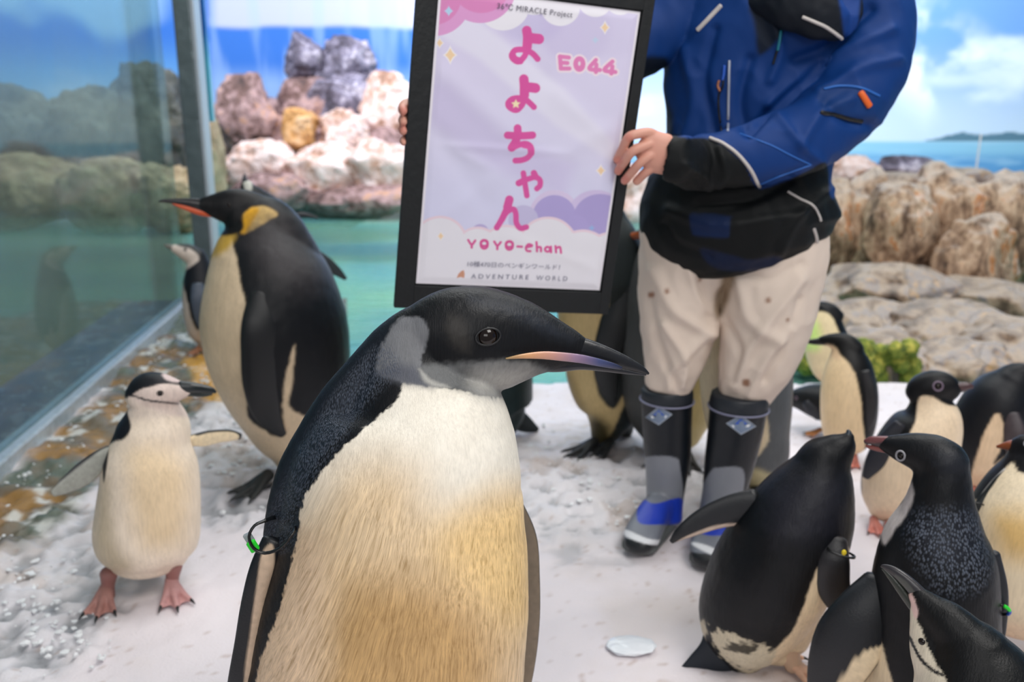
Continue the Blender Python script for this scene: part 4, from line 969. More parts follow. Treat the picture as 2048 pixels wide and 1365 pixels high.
def green_lit_penguin():
    S = Sheet(1640, 777)
    r = thing('penguin', 'small penguin, green light painted on white chest at the snow edge beside the beige trousers', 'penguin', S)
    torso = [(1652, 620, 22, .8), (1650, 645, 34, .85), (1652, 685, 42, .9), (1656, 725, 38, .9), (1656, 752, 26, .85), (1654, 766, 12, .8)]
    head = [(1672, 640, 20, .8), (1656, 625, 20, .8), (1638, 618, 16, .8), (1622, 618, 9, .7)]
    L = [([(1600, 650), (1614, 634), (1640, 624), (1662, 632), (1676, 660), (1682, 680), (1680, 780), (1600, 780)], (232, 214, 172), 'both', 2, .8), ([(1600, 636), (1622, 634), (1640, 660), (1636, 700), (1600, 690)], (208, 236, 140), 'both', 12, 1)]  # white chest, with a cast of green light painted over it
    body(r, S, [(torso, (.6, .4)), (head, (.5, .6))], .006, BLK, L)
    part(r, S, [(1624, 618, 8, .7), (1610, 618, 5, .7), (1598, 621, 2, .7)], [], (24, 26, 30))
    foot(r, S, 1638, 0, .03, .5, .06, (214, 120, 104)); foot(r, S, 1658, 0, .02, .2, .06, (214, 120, 104))
    flipper(r, S, [(1682, 660, 9, .5, 0), (1692, 695, 11, .35, 0), (1696, 725, 5, .4, 0)], BLK, WHT, BLK)
green_lit_penguin()

def adelie_bill_left():
    S = Sheet(1690, 918)
    r = thing('adelie_penguin', 'penguin with cream belly stretching its dark bill left before the one with painted green light', 'penguin', S)
    torso = [(1690, 695, 26, .8), (1696, 730, 44, .85), (1698, 775, 54, .9), (1698, 820, 55, .9), (1696, 860, 50, .9), (1694, 890, 38, .85), (1692, 905, 20, .8)]
    head = [(1705, 705, 26, .8), (1692, 690, 23, .8), (1674, 683, 18, .8), (1655, 681, 13, .75), (1640, 682, 9, .7)]
    L = [([(1638, 693), (1660, 700), (1680, 710), (1706, 740), (1718, 780), (1724, 830), (1722, 930), (1620, 930), (1620, 700)], (234, 208, 168), 'both', 2, .8), ([(1650, 690), (1672, 696), (1680, 720), (1660, 712)], (226, 196, 160), 'both', 3, .5)]
    body(r, S, [(torso, (.6, .4)), (head, (.5, .6))], .006, (11, 11, 12), L)
    part(r, S, [(1650, 682, 9, .7), (1630, 684, 6.5, .7), (1612, 683, 4, .7), (1596, 681, 2.5, .7)], [], (26, 24, 26))
    flipper(r, S, [(1728, 745, 12, .5, .05), (1738, 790, 15, .35, .06), (1738, 835, 12, .35, .06), (1730, 868, 5, .4, .05)], (28, 28, 32), WHT, (30, 30, 32))
    foot(r, S, 1680, 0, .04, .4, .07, (206, 130, 116)); foot(r, S, 1708, 0, .02, .1, .07, (206, 130, 116))
adelie_bill_left()

def bending_penguin():
    S = Sheet(1625, 862)
    r = thing('adelie_penguin', 'dark penguin crouching low on the snow between the beige trousers and the bill stretching bird', 'penguin', S)
    torso = [(1578, 800, 14, .8), (1595, 798, 22, .9), (1620, 800, 32, .95), (1650, 806, 38, .95), (1675, 815, 36, .95), (1695, 826, 22, .9)]
    L = [([(1560, 815), (1590, 822), (1620, 845), (1660, 852), (1660, 900), (1560, 880)], (196, 146, 92), 'both', 2, 1)]
    b = body(r, S, [(torso, (.6, .5))], .006, (20, 23, 28), L)
    part(r, S, [(1584, 801, 9, .7), (1572, 800, 5, .7), (1562, 802, 2, .7)], [], (28, 26, 26))
    add_eye(r, S, b.data, 1592, 797, 3, 'pale_ring')
    foot(r, S, 1640, 0, .03, 1.0, .06, (190, 130, 80)); flipper(r, S, [(1612, 806, 9, .5, .05), (1625, 822, 11, .35, .06), (1636, 838, 5, .4, .06)], (36, 40, 50), WHT, (30, 30, 36))
bending_penguin()

def adelie_facing_right():
    S = Sheet(1775, 1048)
    r = thing('adelie_penguin', 'Adelie penguin with white chest and ringed eye looking right', 'penguin', S)
    torso = [(1860, 800, 36, .8), (1862, 835, 58, .85), (1848, 870, 72, .9), (1822, 915, 76, .9), (1798, 960, 72, .9), (1780, 1000, 58, .85), (1770, 1028, 34, .8)]
    head = [(1838, 795, 30, .8), (1850, 780, 34, .8), (1872, 774, 34, .8), (1893, 777, 29, .75), (1908, 785, 20, .7)]
    L = [([(1838, 800), (1850, 792), (1868, 796), (1890, 808), (1910, 812), (1940, 812), (1950, 860), (1900, 960), (1840, 1060), (1740, 1060), (1716, 1000), (1722, 960), (1750, 925), (1790, 900), (1812, 880), (1830, 845)], (238, 216, 186), 'both', 2, .8),
         ([(1700, 930), (1722, 960), (1720, 1010), (1700, 1010)], BLK, 'both', 3, .8)]
    b = body(r, S, [(torso, (.6, .4)), (head, (.5, .6))], .005, (10, 11, 15), L)
    part(r, S, [(1900, 772, 15, .7), (1918, 774, 11, .7), (1934, 773, 8, .7), (1945, 774, 4, .7)], [([(1915, 770), (1950, 760), (1950, 790), (1925, 782)], (70, 44, 48), 'both', 3, .1)], (34, 28, 30))
    part(r, S, [(1903, 784, 7, .8), (1920, 782, 4.5, .8), (1934, 779, 2.2, .8)], [], (60, 44, 42), name='lower_bill')
    add_eye(r, S, b.data, 1876, 773, 7.5, 'pale_ring', True, .95)
    flipper(r, S, [(1800, 850, 14, .5, .06), (1775, 885, 20, .35, .07), (1750, 925, 18, .3, .08), (1732, 955, 7, .4, .08)], (25, 28, 38), (150, 145, 140), (28, 30, 38))
    foot(r, S, 1775, 0, .05, -.7, .075, (206, 134, 122)); foot(r, S, 1745, 0, .03, -.3, .07, (206, 134, 122))
adelie_facing_right()

def adelie_far_right():
    S = Sheet(1965, 985)
    r = thing('adelie_penguin', 'Adelie penguin near the right edge, cream flank and pinkish bill above its shoulder', 'penguin', S)
    torso = [(2030, 762, 40, .8), (2010, 790, 62, .9), (1990, 830, 72, .9), (1975, 875, 76, .9), (1962, 920, 66, .9), (1955, 955, 42, .8)]
    head = [(2010, 770, 34, .8), (2030, 755, 30, .8), (2050, 748, 24, .8)]
    L = [([(1992, 828), (2004, 840), (2008, 870), (1998, 905), (1988, 930), (2040, 900), (2060, 1000), (1940, 1010), (1940, 965), (1955, 905), (1970, 865)], (222, 196, 164), 'near', 2, .8)]
    b = body(r, S, [(torso, (.6, .4)), (head, (.5, .6))], .006, (12, 15, 22), L)
    part(r, S, [(2058, 748, 12, .7), (2040, 738, 9, .7), (2022, 733, 5, .7), (2012, 734, 2.5, .7)], [([(2010, 728), (2040, 728), (2040, 742), (2015, 740)], (190, 110, 108), 'both', 3, .1)], (60, 34, 34))
    flipper(r, S, [(2022, 830, 16, .5, .08), (2030, 870, 20, .35, .1), (2028, 910, 15, .35, .1), (2020, 935, 6, .4, .09)], (58, 50, 54), WHT, (40, 36, 40))
    foot(r, S, 1945, 0, .03, .2, .07, (214, 140, 128)); foot(r, S, 1985, 0, .03, 0, .07, (214, 140, 128))
adelie_far_right()

def adelie_edge():
    S = Sheet(2030, 1300)
    r = thing('adelie_penguin', 'penguin cut by the right edge with broad cream front, black throat and reddish bill', 'penguin', S)
    torso = [(2060, 925, 48, .8), (2056, 965, 78, .85), (2052, 1020, 104, .9), (2050, 1080, 114, .9), (2048, 1140, 116, .9), (2046, 1200, 106, .9), (2044, 1240, 78, .8)]
    head = [(2078, 930, 40, .8), (2066, 906, 38, .8), (2046, 896, 30, .75), (2030, 894, 20, .7)]
    L = [([(1900, 1020), (1960, 1000), (2000, 950), (2024, 925), (2040, 945), (2090, 950), (2200, 960), (2180, 1300), (1900, 1300)], (236, 220, 190), 'both', 2.5, 1), ([(1990, 1030), (2100, 1040), (2100, 1120), (2010, 1110)], (226, 190, 126), 'both', 40, 3)]
    b = body(r, S, [(torso, (.6, .4)), (head, (.5, .6))], .006, (15, 15, 19), L)
    part(r, S, [(2036, 892, 16, .7), (2018, 892, 10, .7), (2004, 893, 6, .7), (1994, 894, 3, .7)], [([(1990, 880), (2036, 894), (2040, 910), (1990, 905)], (128, 66, 34), 'both', 3, .1)], (150, 96, 84))
    add_eye(r, S, b.data, 2056, 888, 6, 'white_ring', True, .95)
    flipper(r, S, [(2016, 942, 9, .6, .03), (1996, 968, 13, .4, .04), (1974, 996, 13, .35, .05), (1954, 1018, 9, .35, .06), (1942, 1030, 4, .4, .06)], (18, 24, 26), (230, 226, 218), (24, 28, 30), [([(1990, 935), (2018, 920), (2022, 930), (1990, 955), (1960, 990), (1950, 985)], (236, 232, 226), 1.5)])
    foot(r, S, 2020, 0, .05, .3, .085, (206, 128, 124)); foot(r, S, 2075, 0, .05, 0, .085, (206, 128, 124))
    p, k = S.P(1950, 1010, .06); th = np.arange(16) / 16 * 2 * math.pi
    obj('flipper_band', mesh('flipper_band', *wire(p + np.outer(np.cos(th) * 17 * k, (1, 0, .1)) + np.outer(np.sin(th) * 9 * k, (-.2, -.8, .8)), .0018, 6, True, 2)), M['black_plastic'], r)
adelie_edge()

def adelie_back_left():
    S = Sheet(1560, 1338)
    r = thing('adelie_penguin', 'Adelie penguin seen from behind by the right boot, left flipper stretched out', 'penguin', S)
    torso = [(1672, 902, 34, .85), (1652, 930, 55, .9), (1630, 975, 82, .95), (1604, 1030, 104, .95), (1574, 1090, 116, .95), (1542, 1150, 120, .95), (1512, 1205, 112, .92), (1494, 1250, 98, .9), (1482, 1290, 76, .85), (1476, 1315, 50, .8)]
    head = [(1630, 955, 58, .85), (1650, 922, 52, .85), (1674, 900, 38, .8), (1690, 884, 26, .75), (1698, 872, 12, .7)]
    belly = [(1590, 1150, 60, .9, -.03), (1570, 1230, 66, .9, -.03), (1556, 1290, 52, .9, -.02), (1555, 1318, 34, .9, 0)]
    L = [([(1650, 1120), (1700, 1100), (1720, 1240), (1640, 1400), (1540, 1400), (1530, 1330), (1560, 1290), (1584, 1262), (1604, 1222), (1618, 1180), (1630, 1150)], (232, 212, 180), 'both', 2.5, 1.5),
         ([(1425, 1268), (1450, 1262), (1500, 1285), (1545, 1300), (1530, 1345), (1480, 1340), (1440, 1310)], (206, 196, 172), 'both', 3, 7),
         ([(1380, 1262), (1410, 1240), (1412, 1275), (1395, 1300), (1378, 1290)], (196, 184, 160), 'both', 4, 5),
         ([(1450, 1285), (1510, 1290), (1500, 1312), (1460, 1305)], (70, 66, 56), 'both', 4, 7),
         ([(1560, 960), (1680, 960), (1680, 1060), (1560, 1080), (1540, 1020)], (30, 31, 40), 'both', 40, 8)]
    b = body(r, S, [(torso, (.5, .5)), (head, (.4, .8)), (belly, (.3, .4))], .0045, (8, 11, 16), L, 'plume_back', (1.2, .012), 12, bump=.0016)
    part(r, S, [(1692, 880, 12, .8), (1697, 868, 7, .8), (1696, 861, 3, .8)], [], (40, 50, 60))
    flipper(r, S, [(1510, 1012, 36, .4, .02), (1470, 1020, 34, .3, .03), (1430, 1032, 29, .28, .04), (1395, 1048, 23, .28, .05), (1362, 1068, 14, .3, .06), (1343, 1084, 5, .4, .06)], (12, 17, 23), (225, 205, 185), (18, 20, 24),
            [([(1340, 1098), (1360, 1080), (1400, 1062), (1440, 1050), (1490, 1048), (1480, 1062), (1440, 1062), (1400, 1076), (1360, 1096)], (196, 176, 160), 1.5)], name='flipper')
    flipper(r, S, [(1672, 1080, 22, .5, .07), (1666, 1120, 32, .4, .09), (1664, 1160, 34, .35, .09), (1672, 1195, 29, .35, .085), (1682, 1225, 16, .4, .08), (1688, 1243, 6, .5, .08)], (16, 17, 23), (225, 205, 185), (60, 54, 54))
    # band
    p, k = S.P(1682, 1106, .09); th = np.arange(18) / 18 * 2 * math.pi
    obj('flipper_band', mesh('flipper_band', *wire(p + np.outer(np.cos(th) * 26 * k, (1, 0, -.2)) + np.outer(np.sin(th) * .022, (0, -1, .2)), .002, 6, True, 2, 1.6)), M['black_plastic'], r)
    q, k = S.P(1688, 1106, .115); V, F_ = ball(q, 5 * k, 10, 7, (1, .7, 1.3)); obj('band_tag', mesh('band_tag', V, F_), M['yellow'], r, label='small yellow tag')
    part(r, S, [(1462, 1285, 58, .35, .02), (1430, 1312, 42, .3, .03), (1395, 1330, 24, .25, .04), (1362, 1348, 9, .3, .05), (1346, 1357, 2.5, .4, .05)], [], (24, 32, 42), 'foot', 'tail')
    for k2, n in ((1592, .0), (1560, -.05)):
        V, F_ = loft3([(*S.loc(k2 - 18, .06, n), .022, .022), (*S.loc(k2 - 10, .03, n), .02, .02), (*S.loc(k2 - 4, .014, n), .02, .02)], 4, 14)
        me = mesh('leg', V, F_); set_col(me, np.tile(lin((206, 176, 150)), (len(V), 1))); obj('leg', me, M['foot'], r)
        foot(r, S, k2 - 14, 0, n, -1.15, .075, (226, 186, 160))
adelie_back_left()

def adelie_back_right():
    S = Sheet(1870, 1486)
    r = thing('adelie_penguin', 'large Adelie penguin with scaly back to the camera and white ringed eye', 'penguin', S)
    torso = [(1885, 935, 50, .9), (1882, 985, 60, .95), (1878, 1030, 76, .95), (1872, 1075, 98, .95), (1870, 1130, 114, .95), (1868, 1190, 120, .95), (1864, 1250, 124, .95), (1858, 1310, 128, .95), (1850, 1370, 126, .92), (1846, 1420, 110, .9), (1845, 1455, 78, .85)]
    head = [(1896, 950, 44, .85), (1884, 930, 52, .85), (1862, 914, 48, .82), (1835, 904, 40, .8), (1805, 897, 31, .78), (1782, 891, 22, .75), (1765, 888, 15, .7)]
    L = [([(1800, 955), (1822, 965), (1826, 1000), (1812, 1030), (1790, 1060), (1770, 1090), (1762, 1070), (1780, 1030), (1806, 1000)], (196, 190, 188), 'both', 4, 1.5),
         ([(1824, 1035), (1880, 1022), (1945, 1035), (1970, 1110), (1965, 1170), (1900, 1190), (1850, 1150), (1820, 1090)], 'scale', 'near', 24, 5),
         ([(1840, 1040), (1940, 1035), (1955, 1110), (1900, 1140), (1850, 1100)], (22, 26, 36), 'near', 30, 5),
         ([(1870, 900), (1925, 905), (1930, 945), (1885, 945)], (30, 33, 40), 'near', 18, 8),
         ([(1720, 1160), (1700, 1220), (1700, 1500), (1810, 1500), (1775, 1330), (1745, 1240)], (230, 212, 180), 'both', 3, 1.5)]
    b = body(r, S, [(torso, (.5, .5)), (head, (.5, .7))], .0042, (7, 10, 15), L, 'plume_back', (1.2, .012), 12, bump=.0013)
    part(r, S, [(1775, 886, 14, .75), (1758, 884, 12, .7), (1743, 882, 9, .7), (1730, 884, 4.5, .7)], [([(1725, 870), (1775, 872), (1768, 884), (1735, 886)], (104, 60, 62), 'both', 3, .1)], (44, 30, 34))
    part(r, S, [(1772, 898, 9, .8), (1756, 897, 7, .8), (1741, 895, 4.5, .8), (1732, 892, 2.5, .8)], [], (130, 70, 66), name='lower_bill')
    add_eye(r, S, b.data, 1801, 912, 7.5, 'white_ring', True, 1.15, .3)
    flipper(r, S, [(1772, 1180, 50, .55, .03), (1735, 1230, 62, .4, .06), (1700, 1280, 66, .3, .08), (1676, 1330, 58, .28, .09), (1656, 1385, 42, .28, .09), (1640, 1430, 18, .3, .09)], (12, 17, 24), (225, 205, 180), (16, 22, 27),
            [([(1700, 1400), (1672, 1385), (1690, 1345), (1720, 1310), (1752, 1296), (1790, 1300), (1800, 1400)], (226, 206, 172), 2)])
    flipper(r, S, [(1972, 1110, 26, .5, -.02), (1985, 1180, 28, .4, -.02), (1984, 1250, 26, .4, -.02), (1978, 1320, 20, .4, -.02), (1970, 1370, 8, .5, -.02)], (20, 24, 32), (225, 205, 185), (24, 28, 34))
    p, k = S.P(1992, 1217, .0); th = np.arange(18) / 18 * 2 * math.pi; c, s_ = np.cos(th), np.sin(th)
    ring = p + np.outer(c * 24 * k, (1, 0, -.1)) + np.outer(s_ * 16 * k, (.1, -.6, 1))
    o = obj('flipper_band', mesh('flipper_band', *wire(ring, .0026, 6, True, 2, 1.5)), M['black_plastic'], r)
    obj('band_tag', mesh('band_tag', *wire([ring[i % 18] + np.array([0, -.002, .001]) for i in (3, 2, 1)], .0036, 8)), M['green'], r, label='green clip on the band')
    obj('band_tag', mesh('band_tag', *wire([ring[i % 18] + np.array([0, -.002, 0]) for i in (1, 0, -1)], .0036, 8)), M['blue_plastic'], r, label='blue clip on the band')
    foot(r, S, 1820, 0, .1, .2, .09, (214, 150, 140)); foot(r, S, 1890, 0, .1, -.1, .09, (214, 150, 140))
    part(r, S, [(1870, 1430, 50, .4, .06), (1880, 1470, 30, .3, .09), (1884, 1482, 8, .3, .1)], [], (22, 28, 38), 'foot', 'tail')
adelie_back_right()

def chinstrap_corner():
    S = Sheet(1985, 1790)
    r = thing('chinstrap_penguin', 'chinstrap penguin in the bottom right corner raising its dark bill', 'penguin', S)
    torso = [(1945, 1290, 66, .85), (1960, 1340, 100, .9), (1972, 1400, 125, .95), (1978, 1480, 150, .95), (1982, 1560, 160, .95), (1985, 1640, 150, .95), (1986, 1710, 110, .9), (1986, 1755, 60, .8)]
    neck = [(1905, 1262, 52, .8), (1930, 1300, 80, .85), (1945, 1350, 105, .9), (1955, 1410, 120, .9)]
    throat = [(1838, 1212, 18, .9), (1852, 1250, 32, .9), (1870, 1300, 49, .9), (1892, 1350, 62, .9), (1908, 1430, 84, .9), (1920, 1520, 110, .9)]
    head = [(1940, 1300, 56, .85), (1912, 1268, 54, .82), (1888, 1242, 46, .8), (1866, 1222, 36, .78), (1848, 1204, 27, .75), (1834, 1190, 20, .72)]
    L = [([(1790, 1180), (1814, 1182), (1826, 1205), (1834, 1240), (1846, 1270), (1858, 1300), (1872, 1325), (1884, 1345), (1900, 1380), (1910, 1430), (1890, 1560), (1880, 1700), (1900, 1800), (1780, 1800), (1780, 1400), (1800, 1250)], (214, 206, 186), 'both', 1.6, 2.2),
         ([(1812, 1184), (1822, 1186), (1836, 1222), (1830, 1240), (1822, 1215)], (214, 184, 178), 'both', 2, .5),
         ([(1816, 1272), (1823, 1276), (1834, 1300), (1848, 1322), (1868, 1338), (1886, 1350), (1884, 1354), (1864, 1344), (1844, 1328), (1829, 1304)], (28, 30, 34), 'both', 1, .5)]
    b = body(r, S, [(torso, (.5, .5)), (neck, (.3, .5)), (throat, (.5, .3)), (head, (.5, .8))], .0032, (7, 9, 11), L, 'plume_back', (1.2, .01), 14, bump=.0008)
    part(r, S, [(1858, 1212, 20, .62), (1840, 1192, 17, .6), (1820, 1170, 14.5, .6), (1800, 1152, 12, .58), (1782, 1140, 9, .58), (1768, 1134, 5, .6), (1762, 1134, 2, .7)], [([(1790, 1150), (1815, 1165), (1830, 1188), (1812, 1180), (1796, 1162)], (66, 68, 64), 'both', 2, .2)], (42, 40, 44), jitter=(.5, .01))
    part(r, S, [(1836, 1232, 5, .8), (1824, 1214, 8, .75), (1808, 1190, 9, .7), (1790, 1166, 7.5, .65), (1775, 1148, 5, .65), (1765, 1138, 2.5, .7)], [], (36, 42, 34), name='lower_bill')
    add_eye(r, S, b.data, 1843, 1284, 9, None, False); 
    flipper(r, S, [(2040, 1400, 40, .5, .08), (2062, 1480, 46, .35, .1), (2066, 1560, 38, .3, .1), (2058, 1640, 14, .35, .1)], (22, 26, 34), WHT, (24, 28, 34))
    foot(r, S, 1950, 0, .06, .2, .08, (206, 150, 140)); foot(r, S, 2015, 0, .06, -.1, .08, (206, 150, 140))
chinstrap_corner()
# ================================================================ POSTER
def poster():
    q = [(862, -29), (832, 567), (1199, 581), (1266, 22)]                      # paper corners TL BL BR TR
    R = [ray(*p) for p in q]; A = np.stack([R[0], -R[1], R[2]], 1); d = np.linalg.solve(A, R[3])  # d0 r0 - d1 r1 + d2 r2 = r3
    k = 2.02 / d[1]; P = [R[0] * d[0] * k, R[1] * d[1] * k, R[2] * d[2] * k, R[3] * k]; P = [p + np.array([0, 0, CAMH]) for p in P]
    e1 = P[2] - P[1]; w = np.linalg.norm(e1); e1 /= w; e2 = P[0] - P[1]; e2 -= e1 * (e2 @ e1); h = np.linalg.norm(e2); e2 /= h; e3 = np.cross(e1, e2)
    if e3[1] > 0: e3 = -e3
    O = P[1]
    def on(px, py, lift=0.0):
        dd = ray(px, py); o = np.array([0, 0, CAMH]); t = ((O - o) @ e3 + lift) / (dd @ e3); return o + dd * t
    return dict(O=O, e1=e1, e2=e2, e3=e3, w=w, h=h, on=on)
PO = poster()
def build_poster():
    O, e1, e2, e3, w, h, on = (PO[k] for k in ('O', 'e1', 'e2', 'e3', 'w', 'h', 'on'))
    r = thing('poster', 'black framed lavender poster with pink lettering, held up by the person in blue', 'poster', loc=O.tolist())
    blk = simple('frame_black', (14, 18, 20), 0.5, noise=(60, 0.12))
    def st(px, py): v = on(px, py) - O; return v @ e1, v @ e2
    s0, t0 = st(800, 615); s1, _ = st(1222, 627); s0b = st(818, 0)[0]; t1 = h + 0.043; s0 = (s0 + s0b) / 2; s1b = st(1300, 0)[0]; s1 = (s1 + s1b) / 2
    def slab(a, b, c, d_, z0, z1): 
        V, F_ = box(a, b, z0, z1, c, d_); return np.array([e1 * v[0] + e3 * v[1] + e2 * v[2] for v in V]), F_
    obj('backing', bevel(mesh('backing', *slab(s0, s1, t0, t1, -.012, -.002), smooth=False), .001), blk, r)
    for nm, a, b, c, d_ in (('frame_rail', s0, -.004, t0, t1), ('frame_rail', w + .004, s1, t0, t1), ('frame_rail', -.004, w + .004, t0, -.004), ('frame_rail', -.004, w + .004, h + .004, t1)):
        obj(nm, bevel(mesh(nm, *slab(a, b, c, d_, -.002, .006), smooth=False), .0012), blk, r)
    nx, ny = 440, 640
    s, t = np.meshgrid(np.linspace(0, w, nx), np.linspace(0, h, ny)); s, t = s.ravel(), t.ravel()
    V = np.outer(s, e1) + np.outer(t, e2); x, y = proj(V + O)
    C = np.tile(lin((216, 210, 236)), (len(V), 1))
    def over(a, c):
        nonlocal C
        a = np.clip(a, 0, 1)[:, None]; C = C * (1 - a) + lin(c) * a
    def circ(cx, cy, r_, c, soft=.8, al=1.0): over(al * sstep(r_ + soft, r_ - soft, np.hypot(x - cx, y - cy)), c)
    def cap(pts, r_, c, soft=.7, al=1.0, n=6):
        p = cr(np.array(pts, float), n) if len(pts) > 2 else np.array(pts, float); d2 = np.full(len(x), 1e9)
        for a, b in zip(p[:-1], p[1:]):
            e = b - a; u = np.clip(((x - a[0]) * e[0] + (y - a[1]) * e[1]) / (e @ e + 1e-9), 0, 1); d2 = np.minimum(d2, (x - a[0] - u * e[0]) ** 2 + (y - a[1] - u * e[1]) ** 2)
        over(al * sstep(r_ + soft, r_ - soft, np.sqrt(d2)), c)
    def poly(pl, c, soft=.8, al=1.0): over(al * sstep(-soft, soft, sdist(x, y, np.array(pl, float), soft)), c)
    over(sstep(80, 300, y) * 0.5, (218, 218, 240)); over(sstep(250, 420, y) * 0.4, (208, 212, 242))
    poly([(860, 60), (930, 20), (1130, 180), (1230, 290), (1235, 330), (1110, 250), (960, 120)], (228, 226, 242), 10, .8)
    poly([(850, 150), (900, 170), (1000, 260), (1150, 330), (1130, 400), (980, 330), (845, 240)], (200, 190, 226), 22, .6)
    for cx, cy, r_, c in ((1060, 10, 78, (190, 182, 222)), (1150, 60, 70, (196, 186, 222)), (1225, 60, 55, (206, 200, 228))): circ(cx, cy, r_, c, 14, .5)
    for cx, cy, r_ in ((1006, 8, 53), (1120, 12, 40), (1190, -2, 36), (1240, 0, 30), (1068, -10, 40)): circ(cx, cy, r_, (234, 232, 240))
    circ(868, -2, 74, (220, 158, 208)); circ(960, -26, 72, (220, 158, 208)); circ(866, -6, 56, (218, 136, 190)); circ(962, -34, 60, (218, 136, 190)); circ(930, -10, 20, (218, 136, 190))
    # purple clouds over the lower third
    circ(1108, 430, 50, (214, 200, 230), 1.5); circ(1192, 440, 60, (206, 192, 228), 1.5); circ(1108, 434, 44, (174, 162, 214)); circ(1200, 444, 56, (172, 160, 212)); circ(1150, 460, 30, (174, 162, 214)); circ(960, 466, 18, (184, 172, 216)); circ(1046, 440, 30, (196, 190, 224))
    for g, c in ((5, (232, 210, 222)), (0, (230, 228, 236))):
        for cx, cy, r_ in ((880, 486, 50), (955, 500, 42), (1012, 506, 52), (1095, 494, 56), (1165, 520, 56), (1215, 510, 40), (840, 510, 50), (1130, 524, 60)): circ(cx, cy, r_ + g, c)
    over(sstep(500, 520, y), (231, 229, 237))
    def spark(cx, cy, a, b, c, halo):
        for k, cc in ((1.35, halo), (1.0, c)):
            d = (abs(x - cx) / (a * k)) ** .75 + (abs(y - cy) / (b * k)) ** .75; over(sstep(1.08, .92, d), cc)
    for cx, cy, a, b in ((900, 110, 11, 15), (879, 86, 7, 9), (1209, 55, 8, 11), (1201, 341, 8, 10), (881, 472, 6, 8)): spark(cx, cy, a, b, (238, 208, 168), (240, 236, 238))
    spark(897, 22, 7, 8, (176, 212, 238), (190, 206, 236)); spark(1190, 80, 6, 6, (190, 208, 232), (198, 206, 230)); spark(1183, 456, 5, 5, (150, 180, 226), (160, 176, 220))
    pk = (216, 86, 160)
    # the hiragana, drawn as round brush strokes
    cap([(1053, 60), (1054, 80), (1053, 98), (1049, 112), (1037, 123), (1027, 119), (1023, 111), (1029, 101), (1042, 99), (1054, 101), (1066, 108), (1075, 118)], 6.0, pk)
    cap([(1053, 61), (1055, 74), (1054, 94)], 9.5, pk); cap([(1060, 76), (1068, 77), (1077, 78)], 10.5, pk); cap([(1040, 122), (1029, 118), (1024, 110)], 7, pk)
    cap([(1047, 157), (1048, 178), (1047, 196), (1043, 210), (1031, 220), (1018, 214), (1016, 206), (1024, 198), (1038, 196), (1050, 199), (1059, 206), (1067, 214)], 6.0, pk)
    cap([(1047, 158), (1048, 172), (1048, 190)], 9.5, pk); cap([(1053, 174), (1062, 175), (1070, 176)], 10, pk); cap([(1034, 217), (1022, 214), (1018, 206)], 8, pk); circ(1030, 207, 11, pk)
    a5 = [(-math.pi / 2 + k * math.pi / 5) for k in range(10)]; poly([(1031 + (9.5 if k % 2 == 0 else 4.6) * math.cos(a), 208 + (9.5 if k % 2 == 0 else 4.6) * math.sin(a)) for k, a in enumerate(a5)], (244, 230, 186))
    cap([(1014, 270), (1030, 271), (1048, 271), (1064, 270)], 7.5, pk); cap([(1034, 256), (1034, 268), (1030, 282), (1022, 295)], 8, pk); cap([(1022, 296), (1034, 290), (1050, 287), (1060, 293), (1061, 305), (1054, 315), (1042, 320), (1030, 321)], 6.0, pk); cap([(1046, 289), (1058, 293), (1061, 306)], 6.6, pk)
    cap([(1036, 366), (1046, 361), (1058, 357), (1070, 354), (1079, 360), (1079, 371), (1073, 377)], 5.6, pk); cap([(1046, 346), (1049, 366), (1053, 391)], 5.6, pk); cap([(1067, 346), (1071, 354)], 6.4, pk); cap([(1037, 366), (1045, 362)], 6.6, pk)
    cap([(1018, 400), (1012, 418), (1002, 440), (993, 455)], 6.0, pk); cap([(1018, 399), (1014, 414)], 8.4, pk); cap([(1003, 440), (1013, 424), (1026, 418), (1031, 428), (1032, 445), (1040, 456), (1052, 454)], 5.6, pk)
    def word(strokes, r1, c1, r0=None, c0=None):
        if r0:
            for s_ in strokes: cap(s_, r0, c0)
        for s_ in strokes: cap(s_, r1, c1)
    def ell(cx, cy, a, b): return [(cx + a * math.cos(k * math.pi / 6), cy + b * math.sin(k * math.pi / 6)) for k in range(13)]
    E = [[(1119, 113), (1121, 137)], [(1119, 113), (1137, 115)], [(1120, 125), (1134, 126)], [(1121, 137), (1138, 137)], ell(1158, 128, 8, 11.5), [(1191, 120), (1178, 137), (1199, 140)], [(1192, 129), (1191, 144)], [(1224, 123), (1208, 140), (1230, 144)], [(1224, 133), (1222, 147)]]
    word(E, 4.2, (224, 130, 184), 8.2, (236, 222, 232)); word([ell(1158, 127, 7, 9)], 4.6, (224, 130, 184))
    Y = [[(936, 480), (943, 489), (950, 481)], [(943, 489), (943, 495)], ell(968, 489, 7, 8), ell(968, 486, 7, 6), [(988, 483), (994, 491), (1001, 484)], [(994, 491), (994, 498)], ell(1018, 491, 7, 8), ell(1018, 488, 7, 6), [(1034, 492.5), (1043, 493)],
         [(1052, 494), (1062, 492)], [(1063, 490), (1056, 488), (1051, 494), (1053, 501), (1060, 502)], [(1072, 484), (1073, 502)], [(1073, 494), (1080, 494), (1081, 502)], ell(1094, 498, 5, 4.6), [(1101, 493), (1101, 504)], [(1110, 492), (1111, 504)], [(1111, 496), (1119, 494), (1121, 505)]]
    word(Y, 2.4, (214, 84, 150))
    # white paper margin
    m = np.minimum(np.minimum(s, w - s), np.minimum(t, h - t)); over(sstep(.006, .0045, m), (236, 232, 240))
    # the leaf like mark beside the small lettering
    poly([(913, 556), (916, 548), (922, 542), (927, 540), (929, 547), (928, 556), (921, 554)], (206, 150, 124)); 
    lift = np.zeros(len(V))
